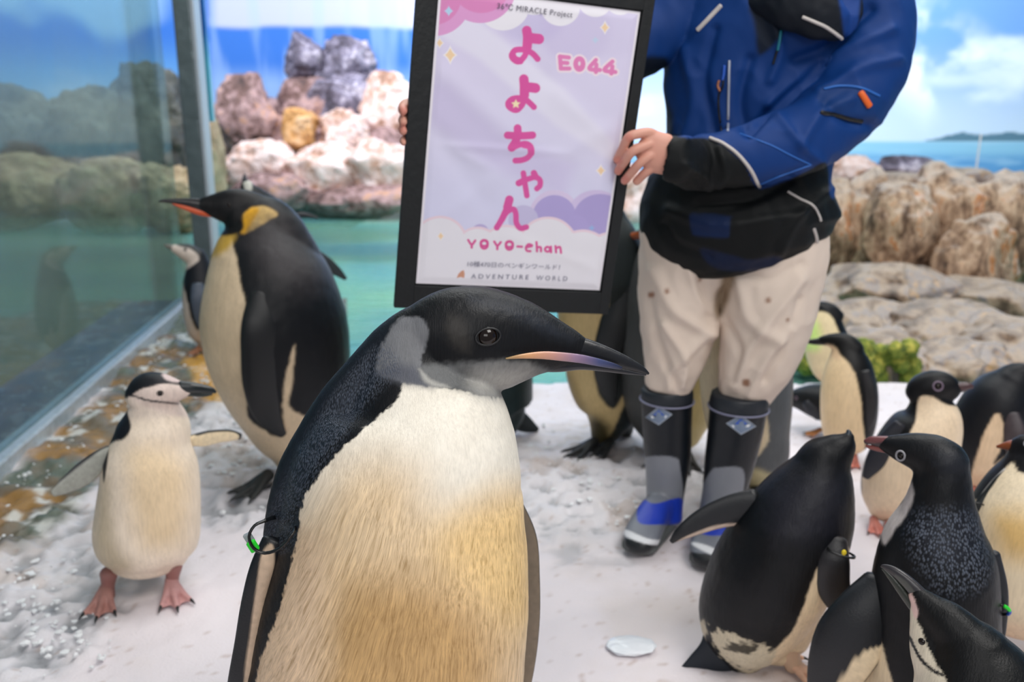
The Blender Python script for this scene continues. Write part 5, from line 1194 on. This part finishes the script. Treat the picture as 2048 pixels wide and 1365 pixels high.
    def crease(a, b, wd, amp):
        a, b = np.array(a, float), np.array(b, float); e = b - a; L_ = np.linalg.norm(e); u = ((x - a[0]) * e[0] + (y - a[1]) * e[1]) / L_ ** 2; v = ((x - a[0]) * -e[1] + (y - a[1]) * e[0]) / L_
        return amp * np.exp(-(v / wd) ** 2) * sstep(-.15, .2, u) * sstep(1.15, .8, u)
    for a in (((890, 290), (1132, 306), 9, .0022), ((900, 296), (985, 340), 12, .0018), ((870, 130), (1060, 300), 26, .003), ((1100, 180), (1235, 290), 22, .0028), ((880, 440), (1010, 340), 20, .0022), ((1010, 470), (1200, 540), 12, .0015), ((1030, 60), (1100, 170), 20, -.0022), ((860, 250), (980, 420), 24, -.003), ((1130, 300), (1180, 460), 26, -.0025), ((1090, 330), (1230, 250), 18, .0022)): lift = lift + crease(*a)
    lift = lift + .0012 * fbm(np.c_[s, t, s * 0] * 9, 3); lift = np.maximum(lift + .0028, -.0008)
    V = V + np.outer(lift * sstep(0, .02, m), e3)
    i = np.arange((nx - 1) * (ny - 1)); rr, cc = i // (nx - 1), i % (nx - 1); a = rr * nx + cc
    me = mesh('print', V, np.stack([a, a + 1, a + nx + 1, a + nx], 1).tolist()); set_col(me, C)
    obj('print', me, painted('glossy_print', 0.38, 0.5, 0.25), r)
    # small lettering as type
    ink = simple('grey_ink', (122, 122, 140), .6); dk = simple('dark_ink', (84, 80, 96), .6)
    def text(body, p, q_, size_px, mat, nm, spacing=1.0):
        cu = bpy.data.curves.new(nm, 'FONT'); cu.body = body; cu.size = 1.0; cu.space_character = spacing; cu.resolution_u = 3
        o = bpy.data.objects.new(nm, cu); COL.objects.link(o); dg = bpy.context.evaluated_depsgraph_get(); me = bpy.data.meshes.new_from_object(o.evaluated_get(dg)); bpy.data.objects.remove(o)
        U = co(me); U = U - np.array([U[:, 0].min(), 0, 0]); wid = U[:, 0].max()
        A, B = on(*p) - O, on(*q_) - O; L_ = np.linalg.norm(B - A); ex = (B - A) / L_; ey = np.cross(-e3 if np.cross(e3, ex) @ e2 < 0 else e3, ex); k = L_ / wid
        ky = np.linalg.norm(on(p[0], p[1] - size_px) - on(*p)) / max(U[:, 1].max(), 1e-6)
        X = A + np.outer(U[:, 0] * k, ex) + np.outer(U[:, 1] * ky, ey) + e3 * .0052
        uu = ((X + O) - O); set_co(me, X); me.materials.clear(); obj(nm, me, mat, r)
    text('36℃ MIRACLE Project', (993, 17), (1143, 35), 12, dk, 'lettering', 1.1)
    text('10種470日のペンギンワールド！', (934, 531), (1118, 538), 10, ink, 'lettering')
    text('ADVENTURE', (941, 556), (1056, 558), 9, ink, 'lettering', 1.5); text('WORLD', (1071, 559), (1133, 561), 9, ink, 'lettering', 1.5)
build_poster()

# ================================================================ THE PERSON HOLDING IT
def person():
    S = Sheet(1390, 1050)
    r = thing('person', 'person in blue and black jacket, beige trousers and tall rubber boots, holding the poster', 'person', S)
    e3 = PO['e3']
    def nP(px, py, lift=0.0): return -S.local(PO['on'](px, py, lift))[1]
    # ---- skin: one continuous figure (coarse trunk joined with finely built hands)
    trunk = [loft(S, [(1370, 500, 60, .8), (1460, 480, 110, .7), (1490, 400, 125, .65), (1500, 300, 120, .62), (1510, 200, 135, .6), (1525, 100, 150, .6), (1545, 10, 150, .58), (1560, -40, 90, .6)], 5, 28),
             loft(S, [(1560, -50, 48, .9), (1568, -90, 45, .95, .03), (1574, -120, 46, .95, .05)], 4, 20),
             loft(S, [(1720, 0, 56, .8), (1738, 80, 52, .9, .03), (1716, 170, 46, .9, .08), (1668, 240, 44, .9, .14), (1590, 285, 42, .9, .19), (1500, 312, 34, .9, .22), (1420, 325, 26, .8, .25), (1372, 322, 20, .7, nP(1300, 320) + .0)], 5, 20),
             loft(S, [(1380, -10, 56, .8), (1300, 60, 48, .9, .05), (1230, 110, 42, .9, .1), (1140, 160, 38, .9, .13), (1040, 200, 32, .9, .15), (940, 228, 26, .9, .17), (880, 238, 24, .8, nP(850, 240) - .045)], 5, 20),
             loft(S, [(1385, 480, 70, .8), (1362, 600, 58, .85), (1350, 700, 44, .9), (1334, 800, 40, .9), (1332, 960, 30, .9), (1330, 1020, 28, .9)], 4, 20),
             loft(S, [(1540, 490, 74, .8), (1530, 600, 60, .85), (1505, 700, 46, .9), (1478, 810, 42, .9), (1450, 960, 32, .9), (1440, 1030, 28, .9)], 4, 20)]
    hx, hy = 1578, -205
    skull = [loft(S, [(hx - 4, hy + 70, 38, .9, .10), (hx - 2, hy + 45, 56, 1.0, .08), (hx, hy + 10, 68, 1.12, .07), (hx, hy - 30, 71, 1.15, .06), (hx, hy - 60, 62, 1.1, .06)], 5, 28),
             loft(S, [(hx - 5, hy - 8, 7, 1.0, .16), (hx - 6, hy + 8, 9, 1.0, .168), (hx - 6, hy + 20, 11, .8, .165)], 4, 14, (.6, .8)),
             loft(S, [(hx - 24, hy + 44, 6, .8, .145), (hx - 5, hy + 42, 8, .8, .155), (hx + 14, hy + 44, 6, .8, .145)], 3, 12),
             loft(S, [(hx - 66, hy + 12, 6, .8, .06), (hx - 71, hy - 6, 9, .6, .055), (hx - 66, hy - 20, 7, .6, .06)], 3, 12), loft(S, [(hx + 66, hy + 12, 6, .8, .06), (hx + 71, hy - 6, 9, .6, .055), (hx + 66, hy - 20, 7, .6, .06)], 3, 12)]
    m0 = remesh(trunk, .009, 6); m1 = remesh(skull, .004, 4)
    # right hand in the picture: back of the hand to the camera, four fingers over the frame, thumb behind it
    g = lambda px, py, l: nP(px, py) + l
    hand = [loft(S, [(1364, 322, 22, .7, g(1300, 320, .012)), (1352, 320, 26, .7, g(1300, 320, .025)), (1340, 318, 34, .6, g(1300, 320, .035)), (1318, 306, 42, .5, g(1300, 306, .040)), (1300, 294, 36, .5, g(1300, 296, .046))], 6, 28, (.3, .7))]
    fr = 10.2
    for pts in ([(1322, 280, .046), (1300, 266, .050), (1276, 268, .052), (1257, 275, .048), (1246, 296, .034), (1238, 312, .020), (1234, 320, .016)],
                [(1328, 292, .048), (1306, 288, .056), (1284, 294, .060), (1264, 304, .056), (1250, 322, .040), (1240, 336, .024), (1236, 343, .018)],
                [(1334, 306, .046), (1314, 306, .056), (1296, 314, .060), (1278, 328, .054), (1264, 344, .038), (1254, 356, .026), (1249, 362, .020)],
                [(1338, 320, .040), (1322, 324, .048), (1306, 334, .050), (1290, 346, .042), (1280, 356, .032), (1273, 363, .026)]):
        n_ = len(pts); hand.append(loft(S, [(p[0], p[1], fr * (1.05 - .24 * i / n_), .95, g(p[0], p[1], p[2])) for i, p in enumerate(pts)], 6, 18, (.6, .9)))
    hand.append(loft(S, [(1334, 300, 15, .9, g(1330, 300, .02)), (1305, 296, 14, .9, g(1300, 296, -.005)), (1270, 300, 12.5, .9, g(1270, 300, -.028)), (1240, 304, 11, .9, g(1240, 304, -.030)), (1222, 304, 9, .9, g(1222, 304, -.026))], 5, 18, (.5, .9)))
    # the other hand: palm behind the board, finger tips curling round its left edge
    left = [loft(S, [(900, 238, 24, .8, g(860, 240, -.045)), (876, 238, 36, .6, g(860, 240, -.042)), (850, 240, 42, .45, g(850, 240, -.040)), (834, 242, 38, .4, g(834, 242, -.036))], 6, 28)]
    for y0, y1, yt, rr in ((206, 208, 218, 12), (232, 234, 240, 11.5), (252, 255, 258, 11.5), (276, 278, 281, 9)):
        left.append(loft(S, [(852, y0, 12, .9, g(850, y0, -.038)), (828, y1, rr, .9, g(828, y1, -.034)), (812, y1 + 2, rr, .9, g(812, y1, -.026)), (806, yt, rr * .92, .9, g(806, yt, -.012)), (807, yt + 5, rr * .74, .9, g(806, yt, .001))], 6, 18, (.5, .9)))
    left.append(loft(S, [(870, 228, 14, .9, g(860, 228, -.03)), (850, 206, 12, .9, g(850, 206, -.026)), (842, 184, 10, .9, g(842, 184, -.022))], 5, 16, (.5, .9)))
    m2 = remesh(hand, .0021, 7); m3 = remesh(left, .0024, 7)
    allV, allF, o = [], [], 0
    for m in (m0, m1, m2, m3):
        v = co(m); allV.append(v); allF += [tuple(i + o for i in p.vertices) for p in m.polygons]; o += len(v)
    me = mesh('body', np.concatenate(allV), allF); V = co(me); x, y = proj(S.world(V))
    C = np.tile(lin((212, 158, 138)), (len(V), 1)); red = np.clip(.5 + .5 * fbm(V * 40, 3), 0, 1)[:, None] * .4; C = C * (1 - red) + lin((208, 136, 124)) * red
    for cx, cy, rr in ((1236, 322, 14), (1238, 342, 13), (1251, 360, 13), (1258, 276, 12), (806, 220, 16), (806, 256, 16)):
        a = sstep(rr, rr * .3, np.hypot(x - cx, y - cy))[:, None] * .55; C = C * (1 - a) + lin((200, 112, 100)) * a
    a = (sstep(16, 6, abs(y - (hy + 43))) * sstep(26, 16, abs(x - (hx - 5))) * (V[:, 1] < -.1))[:, None]; C = C * (1 - a) + lin((176, 92, 88)) * a
    set_col(me, C)
    t = NT('skin'); at = t.new('ShaderNodeAttribute', attribute_name='Col'); t.link(at.outputs['Color'], t.b.inputs['Base Color']); t.b.inputs['Roughness'].default_value = .5
    t.b.inputs['Subsurface Weight'].default_value = .12; t.b.inputs['Subsurface Radius'].default_value = (.01, .004, .002); t.b.inputs['Subsurface Scale'].default_value = .5; t.bump(t.noise(t.obj_co(), 350, 3), .2, .001)
    obj('body', me, t.m, r)
    hair = simple('dark_brown_hair', (34, 24, 20), .4, noise=(120, .5))
    hm = remesh([loft(S, [(hx, hy + 30, 62, .9, .01), (hx, hy - 20, 78, 1.1, .035), (hx, hy - 66, 72, 1.1, .05)], 5, 28), loft(S, [(hx + 62, hy - 30, 20, 1.4, .05), (hx + 74, hy + 40, 20, 1.2, .06), (hx + 96, hy + 120, 18, 1, .10), (hx + 118, hy + 180, 12, 1, .14), (hx + 128, hy + 205, 5, 1, .15)], 5, 16),
                 loft(S, [(hx - 62, hy - 30, 20, 1.4, .05), (hx - 70, hy + 40, 19, 1.2, .06), (hx - 72, hy + 100, 14, 1, .09)], 5, 16), loft(S, [(hx - 50, hy - 52, 22, 1, .12), (hx, hy - 60, 26, 1, .135), (hx + 50, hy - 52, 22, 1, .12)], 5, 16)], .005, 4)
    V = co(hm); set_co(hm, V + nor(hm) * (fbm(V * np.array([90, 90, 14]), 3) * .003)[:, None]); obj('hair', hm, hair, r)
    for s_ in (-1, 1):
        p = S.P(hx - 5 + s_ * 27, hy - 12, .150)[0]; obj('eye', mesh('eye', *ball(p, .011, 14, 9, (1.2, .8, .7))), M['eye'], r)

    # ---- trousers
    def folds(me, fr, amp, seed, ax=(1, 1, 1)):
        V = co(me); Nn = nor(me); d = 1 - 2.2 * abs(fbm(V * fr * np.array(ax), 3, seed)); set_co(me, V + Nn * (np.clip(d, -1, 1) * amp)[:, None])
    tr = [loft(S, [(1400, 440, 118, .8), (1385, 500, 110, .85), (1364, 560, 86, .95), (1358, 620, 77, 1), (1354, 680, 68, 1), (1346, 735, 56, 1), (1336, 775, 45, 1)], 6, 40, (.2, .15)),
          loft(S, [(1530, 440, 118, .8), (1545, 500, 108, .85), (1543, 560, 98, .95), (1535, 620, 92, 1), (1522, 690, 80, 1), (1505, 750, 66, 1), (1487, 795, 50, 1)], 6, 40, (.2, .15))]
    tm = remesh(tr, .0055, 5); V = co(tm); x, y = proj(S.world(V)); Nn = nor(tm)
    def ridge(pts, wd, amp):
        p = cr(np.array(pts, float), 5); d2 = np.full(len(x), 1e9)
        for a, b in zip(p[:-1], p[1:]):
            e = b - a; u = np.clip(((x - a[0]) * e[0] + (y - a[1]) * e[1]) / (e @ e), 0, 1); d2 = np.minimum(d2, (x - a[0] - u * e[0]) ** 2 + (y - a[1] - u * e[1]) ** 2)
        return amp * np.exp(-d2 / wd ** 2) * sstep(.0, -.35, Nn[:, 1])
    d = np.zeros(len(x))
    for a in (([(1310, 540), (1350, 620), (1420, 670)], 12, .012), ([(1440, 640), (1390, 690), (1345, 740), (1340, 775)], 10, .012), ([(1300, 600), (1320, 690), (1352, 770)], 9, -.009), ([(1330, 650), (1370, 720), (1362, 770)], 8, .010),
              ([(1480, 560), (1500, 640), (1560, 680)], 13, .012), ([(1600, 560), (1540, 640), (1500, 700), (1470, 770)], 11, .011), ([(1450, 640), (1480, 700), (1470, 760)], 9, -.009), ([(1580, 660), (1530, 720), (1500, 790)], 9, .010),
              ([(1470, 520), (1530, 560), (1600, 530)], 12, -.009), ([(1440, 520), (1400, 560), (1420, 630)], 10, -.010), ([(1600, 600), (1570, 680), (1530, 760)], 8, -.008), ([(1380, 540), (1400, 600), (1440, 640)], 9, .008)): d = d + ridge(*a)
    d = d + .006 * np.clip(1 - 2.4 * abs(fbm(V * np.array([11, 11, 7]), 3, 5)), -1, 1); set_co(tm, V + Nn * d[:, None])
    paint(tm, S, (222, 206, 192), [([(1455, 530), (1470, 560), (1436, 640), (1430, 600)], (150, 130, 108), 'near', 8, 2)] + [([(cx - q, cy - q), (cx + q, cy - q), (cx + q, cy + q), (cx - q, cy + q)], (150, 112, 90), 'near', 3, 1) for cx, cy, q in ((1303, 590, 5), (1334, 583, 4), (1536, 601, 4), (1492, 766, 6), (1400, 560, 2.5), (1575, 640, 2.5))])
    obj('trousers', tm, painted('beige_canvas', .75, .3, 0, (500, .3)), r)

    # ---- boots
    bm_ = painted('boot_rubber', .42, .45, 0, (30, .15)); trimw = simple('pale_boot_trim', (216, 218, 222), .4); rimm = simple('boot_rim', (28, 34, 42), .5)
    def boot(shaft, foot_, side):
        ft = []
        for px, z, n, w_, h_ in foot_: ft.append((*S.loc(px, z, n), w_, h_))
        A = [loft(S, shaft, 6, 36, (.05, .5)), loft3(ft, 6, 32, (.6, .7), N=(0, 0, 1), power=.8)]
        me = remesh(A, .0045, 8); V = co(me); V[:, 2] = np.maximum(V[:, 2], .012); set_co(me, V)
        return me
    def boot_done(me, layers, nm, rim, sole, logo, label):
        paint(me, S, (11, 18, 26), layers, (.8, .03)); b = obj(nm, me, bm_, r, label=label)
        V, F_ = loft(S, rim, 4, 36, (.05, .05)); obj('boot_rim', mesh('boot_rim', V, F_), rimm, b)
        q = rim[-1]; th = np.arange(28) / 28 * 2 * math.pi; c, k = S.P(q[0], q[1], q[4]); P_ = c + np.outer(np.cos(th) * (q[2] + 1.5) * k, (1, 0, -.03)) + np.outer(np.sin(th) * (q[2] + 1.5) * k * q[3], (0, 1, 0))
        obj('piping', mesh('piping', *wire(P_, .0028, 8, True, 2)), simple('grey_violet_piping', (128, 130, 154), .4), b)
        ft = [(*S.loc(px, .012, n), w_, .013) for px, n, w_ in sole]
        V, F_ = loft3(ft, 6, 28, (.75, .8), N=(0, 0, 1), power=.55); obj('sole', mesh('sole', V, F_), simple('grey_sole', (84, 88, 88), .6), b)
        # diamond badge laid on the shaft
        cx, cy, hw, hh, sk = logo; nm_ = 9; G = {}; Vv = []; Ff = []
        for lv, (kx, mt, lf) in enumerate(((1.0, 'rimb', .0012), (.86, 'field', .0018))):
            ring = [(cx - hw * kx, cy + sk), (cx, cy - hh * kx), (cx + hw * kx, cy - sk), (cx, cy + hh * kx)]
            G[mt] = ring
            pts = []; 
            for i in range(4):
                a, c2 = np.array(ring[i]), np.array(ring[(i + 1) % 4]); pts += [a + (c2 - a) * t_ for t_ in np.arange(5) / 5]
            vs = []
            for p in pts + [np.array((cx, cy))]:
                h, nn = raycast(S, me, *p)
                if h is None: return
                vs.append(h + nn * lf)
            n_ = len(vs) - 1; obj('badge', mesh('badge', vs, [(i, (i + 1) % n_, n_) for i in range(n_)], False), simple('badge_' + mt, (156, 166, 180) if lv == 0 else (118, 134, 158), .35), b)
        for col, pl in (((34, 84, 190), [(-.42, -.06), (0, -.62), (.42, -.06)]), ((226, 230, 236), [(-.62, .02), (.62, -.06), (.5, .2), (-.5, .26)])):
            vs = []
            for a, c2 in pl: h, nn = raycast(S, me, cx + a * hw, cy + c2 * hh); vs.append(h + nn * .0024)
            obj('badge_mark', mesh('badge_mark', vs, [tuple(range(len(vs)))], False), simple('badge_mark', col, .4), b)
    L1 = [(1334, 792, 51, 1, 0), (1334, 850, 49, 1, 0), (1335, 915, 46, 1, 0), (1332, 965, 40, 1, 0), (1329, 1005, 37, 1, .01), (1325, 1035, 40, 1, .02)]
    m = boot(L1, [(1334, .045, -.035, .036, .045), (1326, .055, .02, .042, .055), (1308, .058, .08, .044, .050), (1292, .045, .14, .050, .038), (1282, .036, .19, .050, .030), (1277, .030, .215, .040, .022)], 0)
    boot_done(m, [([(1286, 930), (1296, 914), (1350, 916), (1360, 935), (1366, 1000), (1340, 1012), (1290, 1000)], (128, 132, 140), 'near', 1.5, .3),
                  ([(1240, 1000), (1380, 1000), (1380, 1085), (1340, 1086), (1290, 1078), (1235, 1074)], (116, 120, 130), 'near', 2, .3),
                  ([(1282, 1000), (1310, 1008), (1364, 998), (1362, 1044), (1318, 1050), (1276, 1044)], (28, 58, 176), 'near', 1.2, .2, ),
                  ([(1225, 1074), (1300, 1082), (1350, 1084), (1350, 1200), (1225, 1200)], (24, 28, 32), 'near', 1, .2, 'hard'),
                  ([(1245, 1060), (1258, 1062), (1300, 1079), (1350, 1081), (1350, 1089), (1300, 1090), (1252, 1074)], (222, 224, 228), 'near', 1.2, .1)],
              'boot', [(1334, 776, 50, 1, 0), (1334, 786, 52, 1, 0), (1334, 800, 52, 1, 0)], [(1332, -.035, .042), (1318, .05, .046), (1294, .12, .054), (1279, .19, .050)], (1318, 832, 27, 19, 3), 'dark tall rubber boot with grey shin and blue band')
    L2 = [(1478, 806, 57, 1, .02), (1470, 865, 54, 1, .02), (1458, 930, 49, 1, .02), (1448, 985, 43, 1, .03), (1440, 1025, 41, 1, .04), (1436, 1055, 42, 1, .05)]
    m = boot(L2, [(1446, .045, -.01, .036, .045), (1440, .055, .05, .042, .055), (1432, .058, .12, .044, .050), (1422, .045, .18, .050, .038), (1416, .036, .23, .050, .030), (1413, .030, .255, .040, .022)], 1)
    boot_done(m, [([(1392, 1000), (1420, 945), (1438, 936), (1486, 940), (1484, 1000), (1470, 1040), (1400, 1040)], (128, 132, 140), 'near', 1.5, .3),
                  ([(1370, 1040), (1500, 1040), (1500, 1110), (1440, 1112), (1370, 1100)], (116, 120, 130), 'near', 2, .3),
                  ([(1394, 1042), (1430, 1048), (1478, 1042), (1474, 1066), (1430, 1072), (1400, 1066)], (28, 58, 176), 'near', 1.2, .2),
                  ([(1370, 1104), (1410, 1108), (1480, 1120), (1480, 1220), (1370, 1220)], (24, 28, 32), 'near', 1, .2, 'hard'),
                  ([(1380, 1086), (1410, 1090), (1460, 1112), (1480, 1116), (1480, 1124), (1450, 1120), (1405, 1102)], (222, 224, 228), 'near', 1.2, .1)],
              'boot', [(1480, 788, 56, 1, .02), (1479, 800, 58, 1, .02), (1477, 815, 58, 1, .02)], [(1444, -.01, .042), (1438, .09, .046), (1426, .17, .054), (1415, .23, .050)], (1482, 850, 30, 20, -3), 'dark tall rubber boot with grey shin, half hidden by a flipper')

    # ---- jacket
    torso = [(1555, -50, 150, .62), (1545, 0, 190, .62), (1530, 60, 196, .62), (1520, 120, 188, .62), (1515, 190, 182, .62), (1506, 260, 170, .64), (1494, 320, 164, .68), (1482, 380, 182, .72), (1476, 440, 193, .74), (1482, 490, 172, .74), (1486, 512, 150, .72)]
    armR = [(1700, -20, 92, .85, 0), (1738, 40, 84, .9, .02), (1738, 110, 78, .9, .05), (1712, 180, 76, .9, .09), (1665, 235, 72, .9, .13), (1600, 278, 68, .9, .18), (1520, 305, 62, .9, .22), (1450, 320, 53, .85, .25), (1390, 326, 50, .8, .275), (1352, 322, 46, .8, nP(1300, 320) + .025), (1334, 318, 44, .8, nP(1300, 320) + .035)]
    armL = [(1400, -20, 90, .85, 0), (1330, 40, 80, .9, .03), (1268, 86, 68, .9, .07), (1190, 140, 60, .85, .11), (1100, 180, 54, .8, .14), (1000, 212, 48, .7, .155), (920, 234, 42, .6, .17), (890, 238, 38, .6, .175)]
    ja = remesh([loft(S, torso, 6, 60, (.3, .18)), loft(S, armR, 6, 40, (.5, .12)), loft(S, armL, 6, 40, (.5, .12))], .0055, 8)
    V = co(ja); x, y = proj(S.world(V)); Nn = nor(ja); d = np.zeros(len(x))
    for a in (([(1780, 60), (1700, 100), (1600, 160), (1540, 210)], 12, .014), ([(1790, 120), (1720, 140), (1640, 190)], 11, .012), ([(1740, 20), (1660, 90), (1590, 120)], 12, -.014), ([(1640, 130), (1560, 200), (1500, 270)], 10, -.016), ([(1700, 200), (1640, 230), (1600, 290)], 12, .012),
              ([(1740, 250), (1690, 240), (1650, 210)], 11, -.012), ([(1640, 320), (1600, 290), (1560, 240)], 9, .008), ([(1370, 100), (1390, 200), (1370, 280)], 12, .010), ([(1430, 60), (1410, 160), (1430, 260)], 10, -.010), ([(1500, 120), (1480, 200), (1490, 260)], 11, -.012), ([(1580, 360), (1500, 400), (1400, 410)], 12, -.012),
              ([(1340, 420), (1440, 450), (1600, 430)], 12, .010), ([(1660, 380), (1600, 430), (1560, 500)], 11, .010), ([(1370, 330), (1400, 350), (1420, 370)], 8, .008), ([(1440, 300), (1450, 340), (1440, 370)], 8, .007), ([(1330, 450), (1360, 490), (1420, 510)], 9, -.008), ([(1540, 30), (1560, 100), (1540, 160)], 10, .01)): d = d + ridge(*a)
    d = d + .0075 * np.clip(1 - 2.3 * abs(fbm(V * np.array([8, 8, 6]) + V[:, [2, 0, 1]] * 3, 3, 9)), -1, 1); set_co(ja, V + Nn * d[:, None])
    blue, dark = (5, 52, 116), (4, 8, 10)
    paint(ja, S, blue, [([(1200, 265), (1330, 268), (1372, 275), (1418, 278), (1455, 296), (1490, 330), (1515, 376), (1560, 366), (1610, 345), (1640, 328), (1656, 334), (1662, 395), (1700, 400), (1700, 620), (1200, 620)], dark, 'both', 2.0, 1.0),
                        ([(1280, 120), (1336, 120), (1330, 175), (1345, 240), (1342, 275), (1300, 300), (1270, 200)], (10, 22, 38), 'both', 8, 2),
                        ([(1380, 430), (1400, 427), (1456, 432), (1460, 440), (1458, 470), (1448, 476), (1395, 472), (1384, 465)], (4, 30, 70), 'near', 3, 1),
                        ([(1400, 498), (1450, 508), (1500, 520), (1560, 514), (1560, 540), (1440, 540)], (4, 22, 54), 'near', 4, 1),
                        ([(1530, -60), (1560, 0), (1570, 60), (1520, 110), (1510, 60), (1500, 0)], (12, 26, 44), 'near', 6, 2),
                        ([(800, 100), (960, 150), (960, 300), (800, 300)], dark, 'both', 3, 1), ([(1640, 175), (1700, 172), (1770, 200), (1750, 240), (1700, 246), (1644, 222)], (5, 50, 108), 'near', 3, 1)])
    t = NT('jacket_cloth'); at = t.new('ShaderNodeAttribute', attribute_name='Col'); t.link(at.outputs['Color'], t.b.inputs['Base Color']); t.b.inputs['Roughness'].default_value = .6; t.b.inputs['Specular IOR Level'].default_value = .25; t.bump(t.noise(t.obj_co(), 420, 4), .35, .002)
    jk = obj('jacket', ja, t.m, r)
    def trim(nm, pts, rad, mat, flat=1.0, n=5, **kw):
        P_ = []
        for p in cr(np.array(pts, float), n):
            h, nn = raycast(S, ja, *p)
            if h is not None: P_.append(h + nn * rad * .4)
        if len(P_) > 2: return obj(nm, mesh(nm, *wire(P_, rad, 8, False, 2, flat)), mat, jk, **kw)
    rfl = simple('pale_reflective_tape', (196, 190, 186), .4); steelb = simple('zip_metal', (170, 176, 190), .3, .3); blackp = M['black_plastic']
    trim('piping', [(1420, 277), (1446, 288), (1474, 308), (1500, 338), (1519, 374)], .0042, rfl); trim('piping', [(1576, 384), (1600, 398), (1626, 412), (1638, 432), (1641, 442)], .003, rfl)
    trim('reflective_strip', [(1396, 60), (1410, 46), (1425, 30), (1442, 12)], .0055, rfl, .6); trim('zip', [(1459, 122), (1458, 160), (1457, 200), (1456, 262)], .0032, steelb); trim('zip', [(1449, 132), (1446, 170), (1438, 190), (1438, 220), (1443, 262)], .0026, blackp)
    trim('zip_pull', [(1449, 132), (1448, 146), (1446, 160)], .0034, M['blue_plastic']); trim('zip_pull', [(1438, 162), (1436, 172), (1440, 182)], .0032, simple('brass_pull', (170, 110, 80), .4, .4))
    trim('zip', [(1562, 40), (1560, 80), (1552, 110), (1547, 128)], .0028, blackp); trim('zip_pull', [(1561, 62), (1559, 80), (1556, 100)], .0034, simple('teal_cord', (26, 120, 140), .5))
    trim('pocket_seam', [(1648, 178), (1680, 172), (1720, 176), (1758, 192)], .003, simple('bright_blue_seam', (28, 96, 178), .6)); trim('pocket_flap', [(1642, 226), (1668, 230), (1700, 238), (1724, 242)], .005, blackp, .6)
    trim('seam', [(1480, 268), (1540, 290), (1580, 310), (1622, 330)], .0018, simple('seam_blue', (40, 100, 180), .6)); trim('seam', [(1622, 330), (1560, 352), (1522, 368)], .0018, simple('seam_blue', (40, 100, 180), .6))
    trim('size_tag', [(1627, 458), (1632, 475), (1635, 494)], .0042, rfl, .5)
    trim('sleeve_badge', [(1721, 186), (1728, 196), (1738, 212)], .0075, simple('orange_badge', (222, 98, 30), .5), .5, label='small orange badge'); trim('badge_mark', [(1724, 190), (1730, 194)], .0034, simple('badge_white', (236, 226, 220), .5), 1.2, n=6)
    # fallen hood at the collar
    hm = remesh([loft(S, [(1500, -50, 60, .6, .08), (1560, -20, 62, .5, .16), (1610, 10, 56, .5, .19), (1655, 40, 44, .5, .19), (1682, 66, 20, .5, .17)], 6, 36, (.5, .5)), loft(S, [(1640, -60, 50, .6, .06), (1676, -10, 44, .6, .13), (1690, 40, 30, .6, .15), (1692, 70, 14, .6, .155)], 6, 28, (.5, .5))], .005, 6)
    V = co(hm); set_co(hm, V + nor(hm) * (.006 * np.clip(1 - 2.3 * abs(fbm(V * 14, 3, 2)), -1, 1))[:, None]); paint(hm, S, (13, 20, 30), [([(1668, -60), (1720, -60), (1710, 90), (1690, 80), (1684, 30)], (16, 58, 128), 'near', 4, 1)]); obj('hood', hm, t.m, r)
    P_ = []
    for p in cr(np.array([(1606, 34), (1630, 44), (1655, 56), (1680, 74), (1688, 84)], float), 5):
        h, nn = raycast(S, hm, *p)
        if h is not None: P_.append(h + nn * .002)
    if len(P_) > 2: obj('piping', mesh('piping', *wire(P_, .004, 8)), rfl, r)
person()
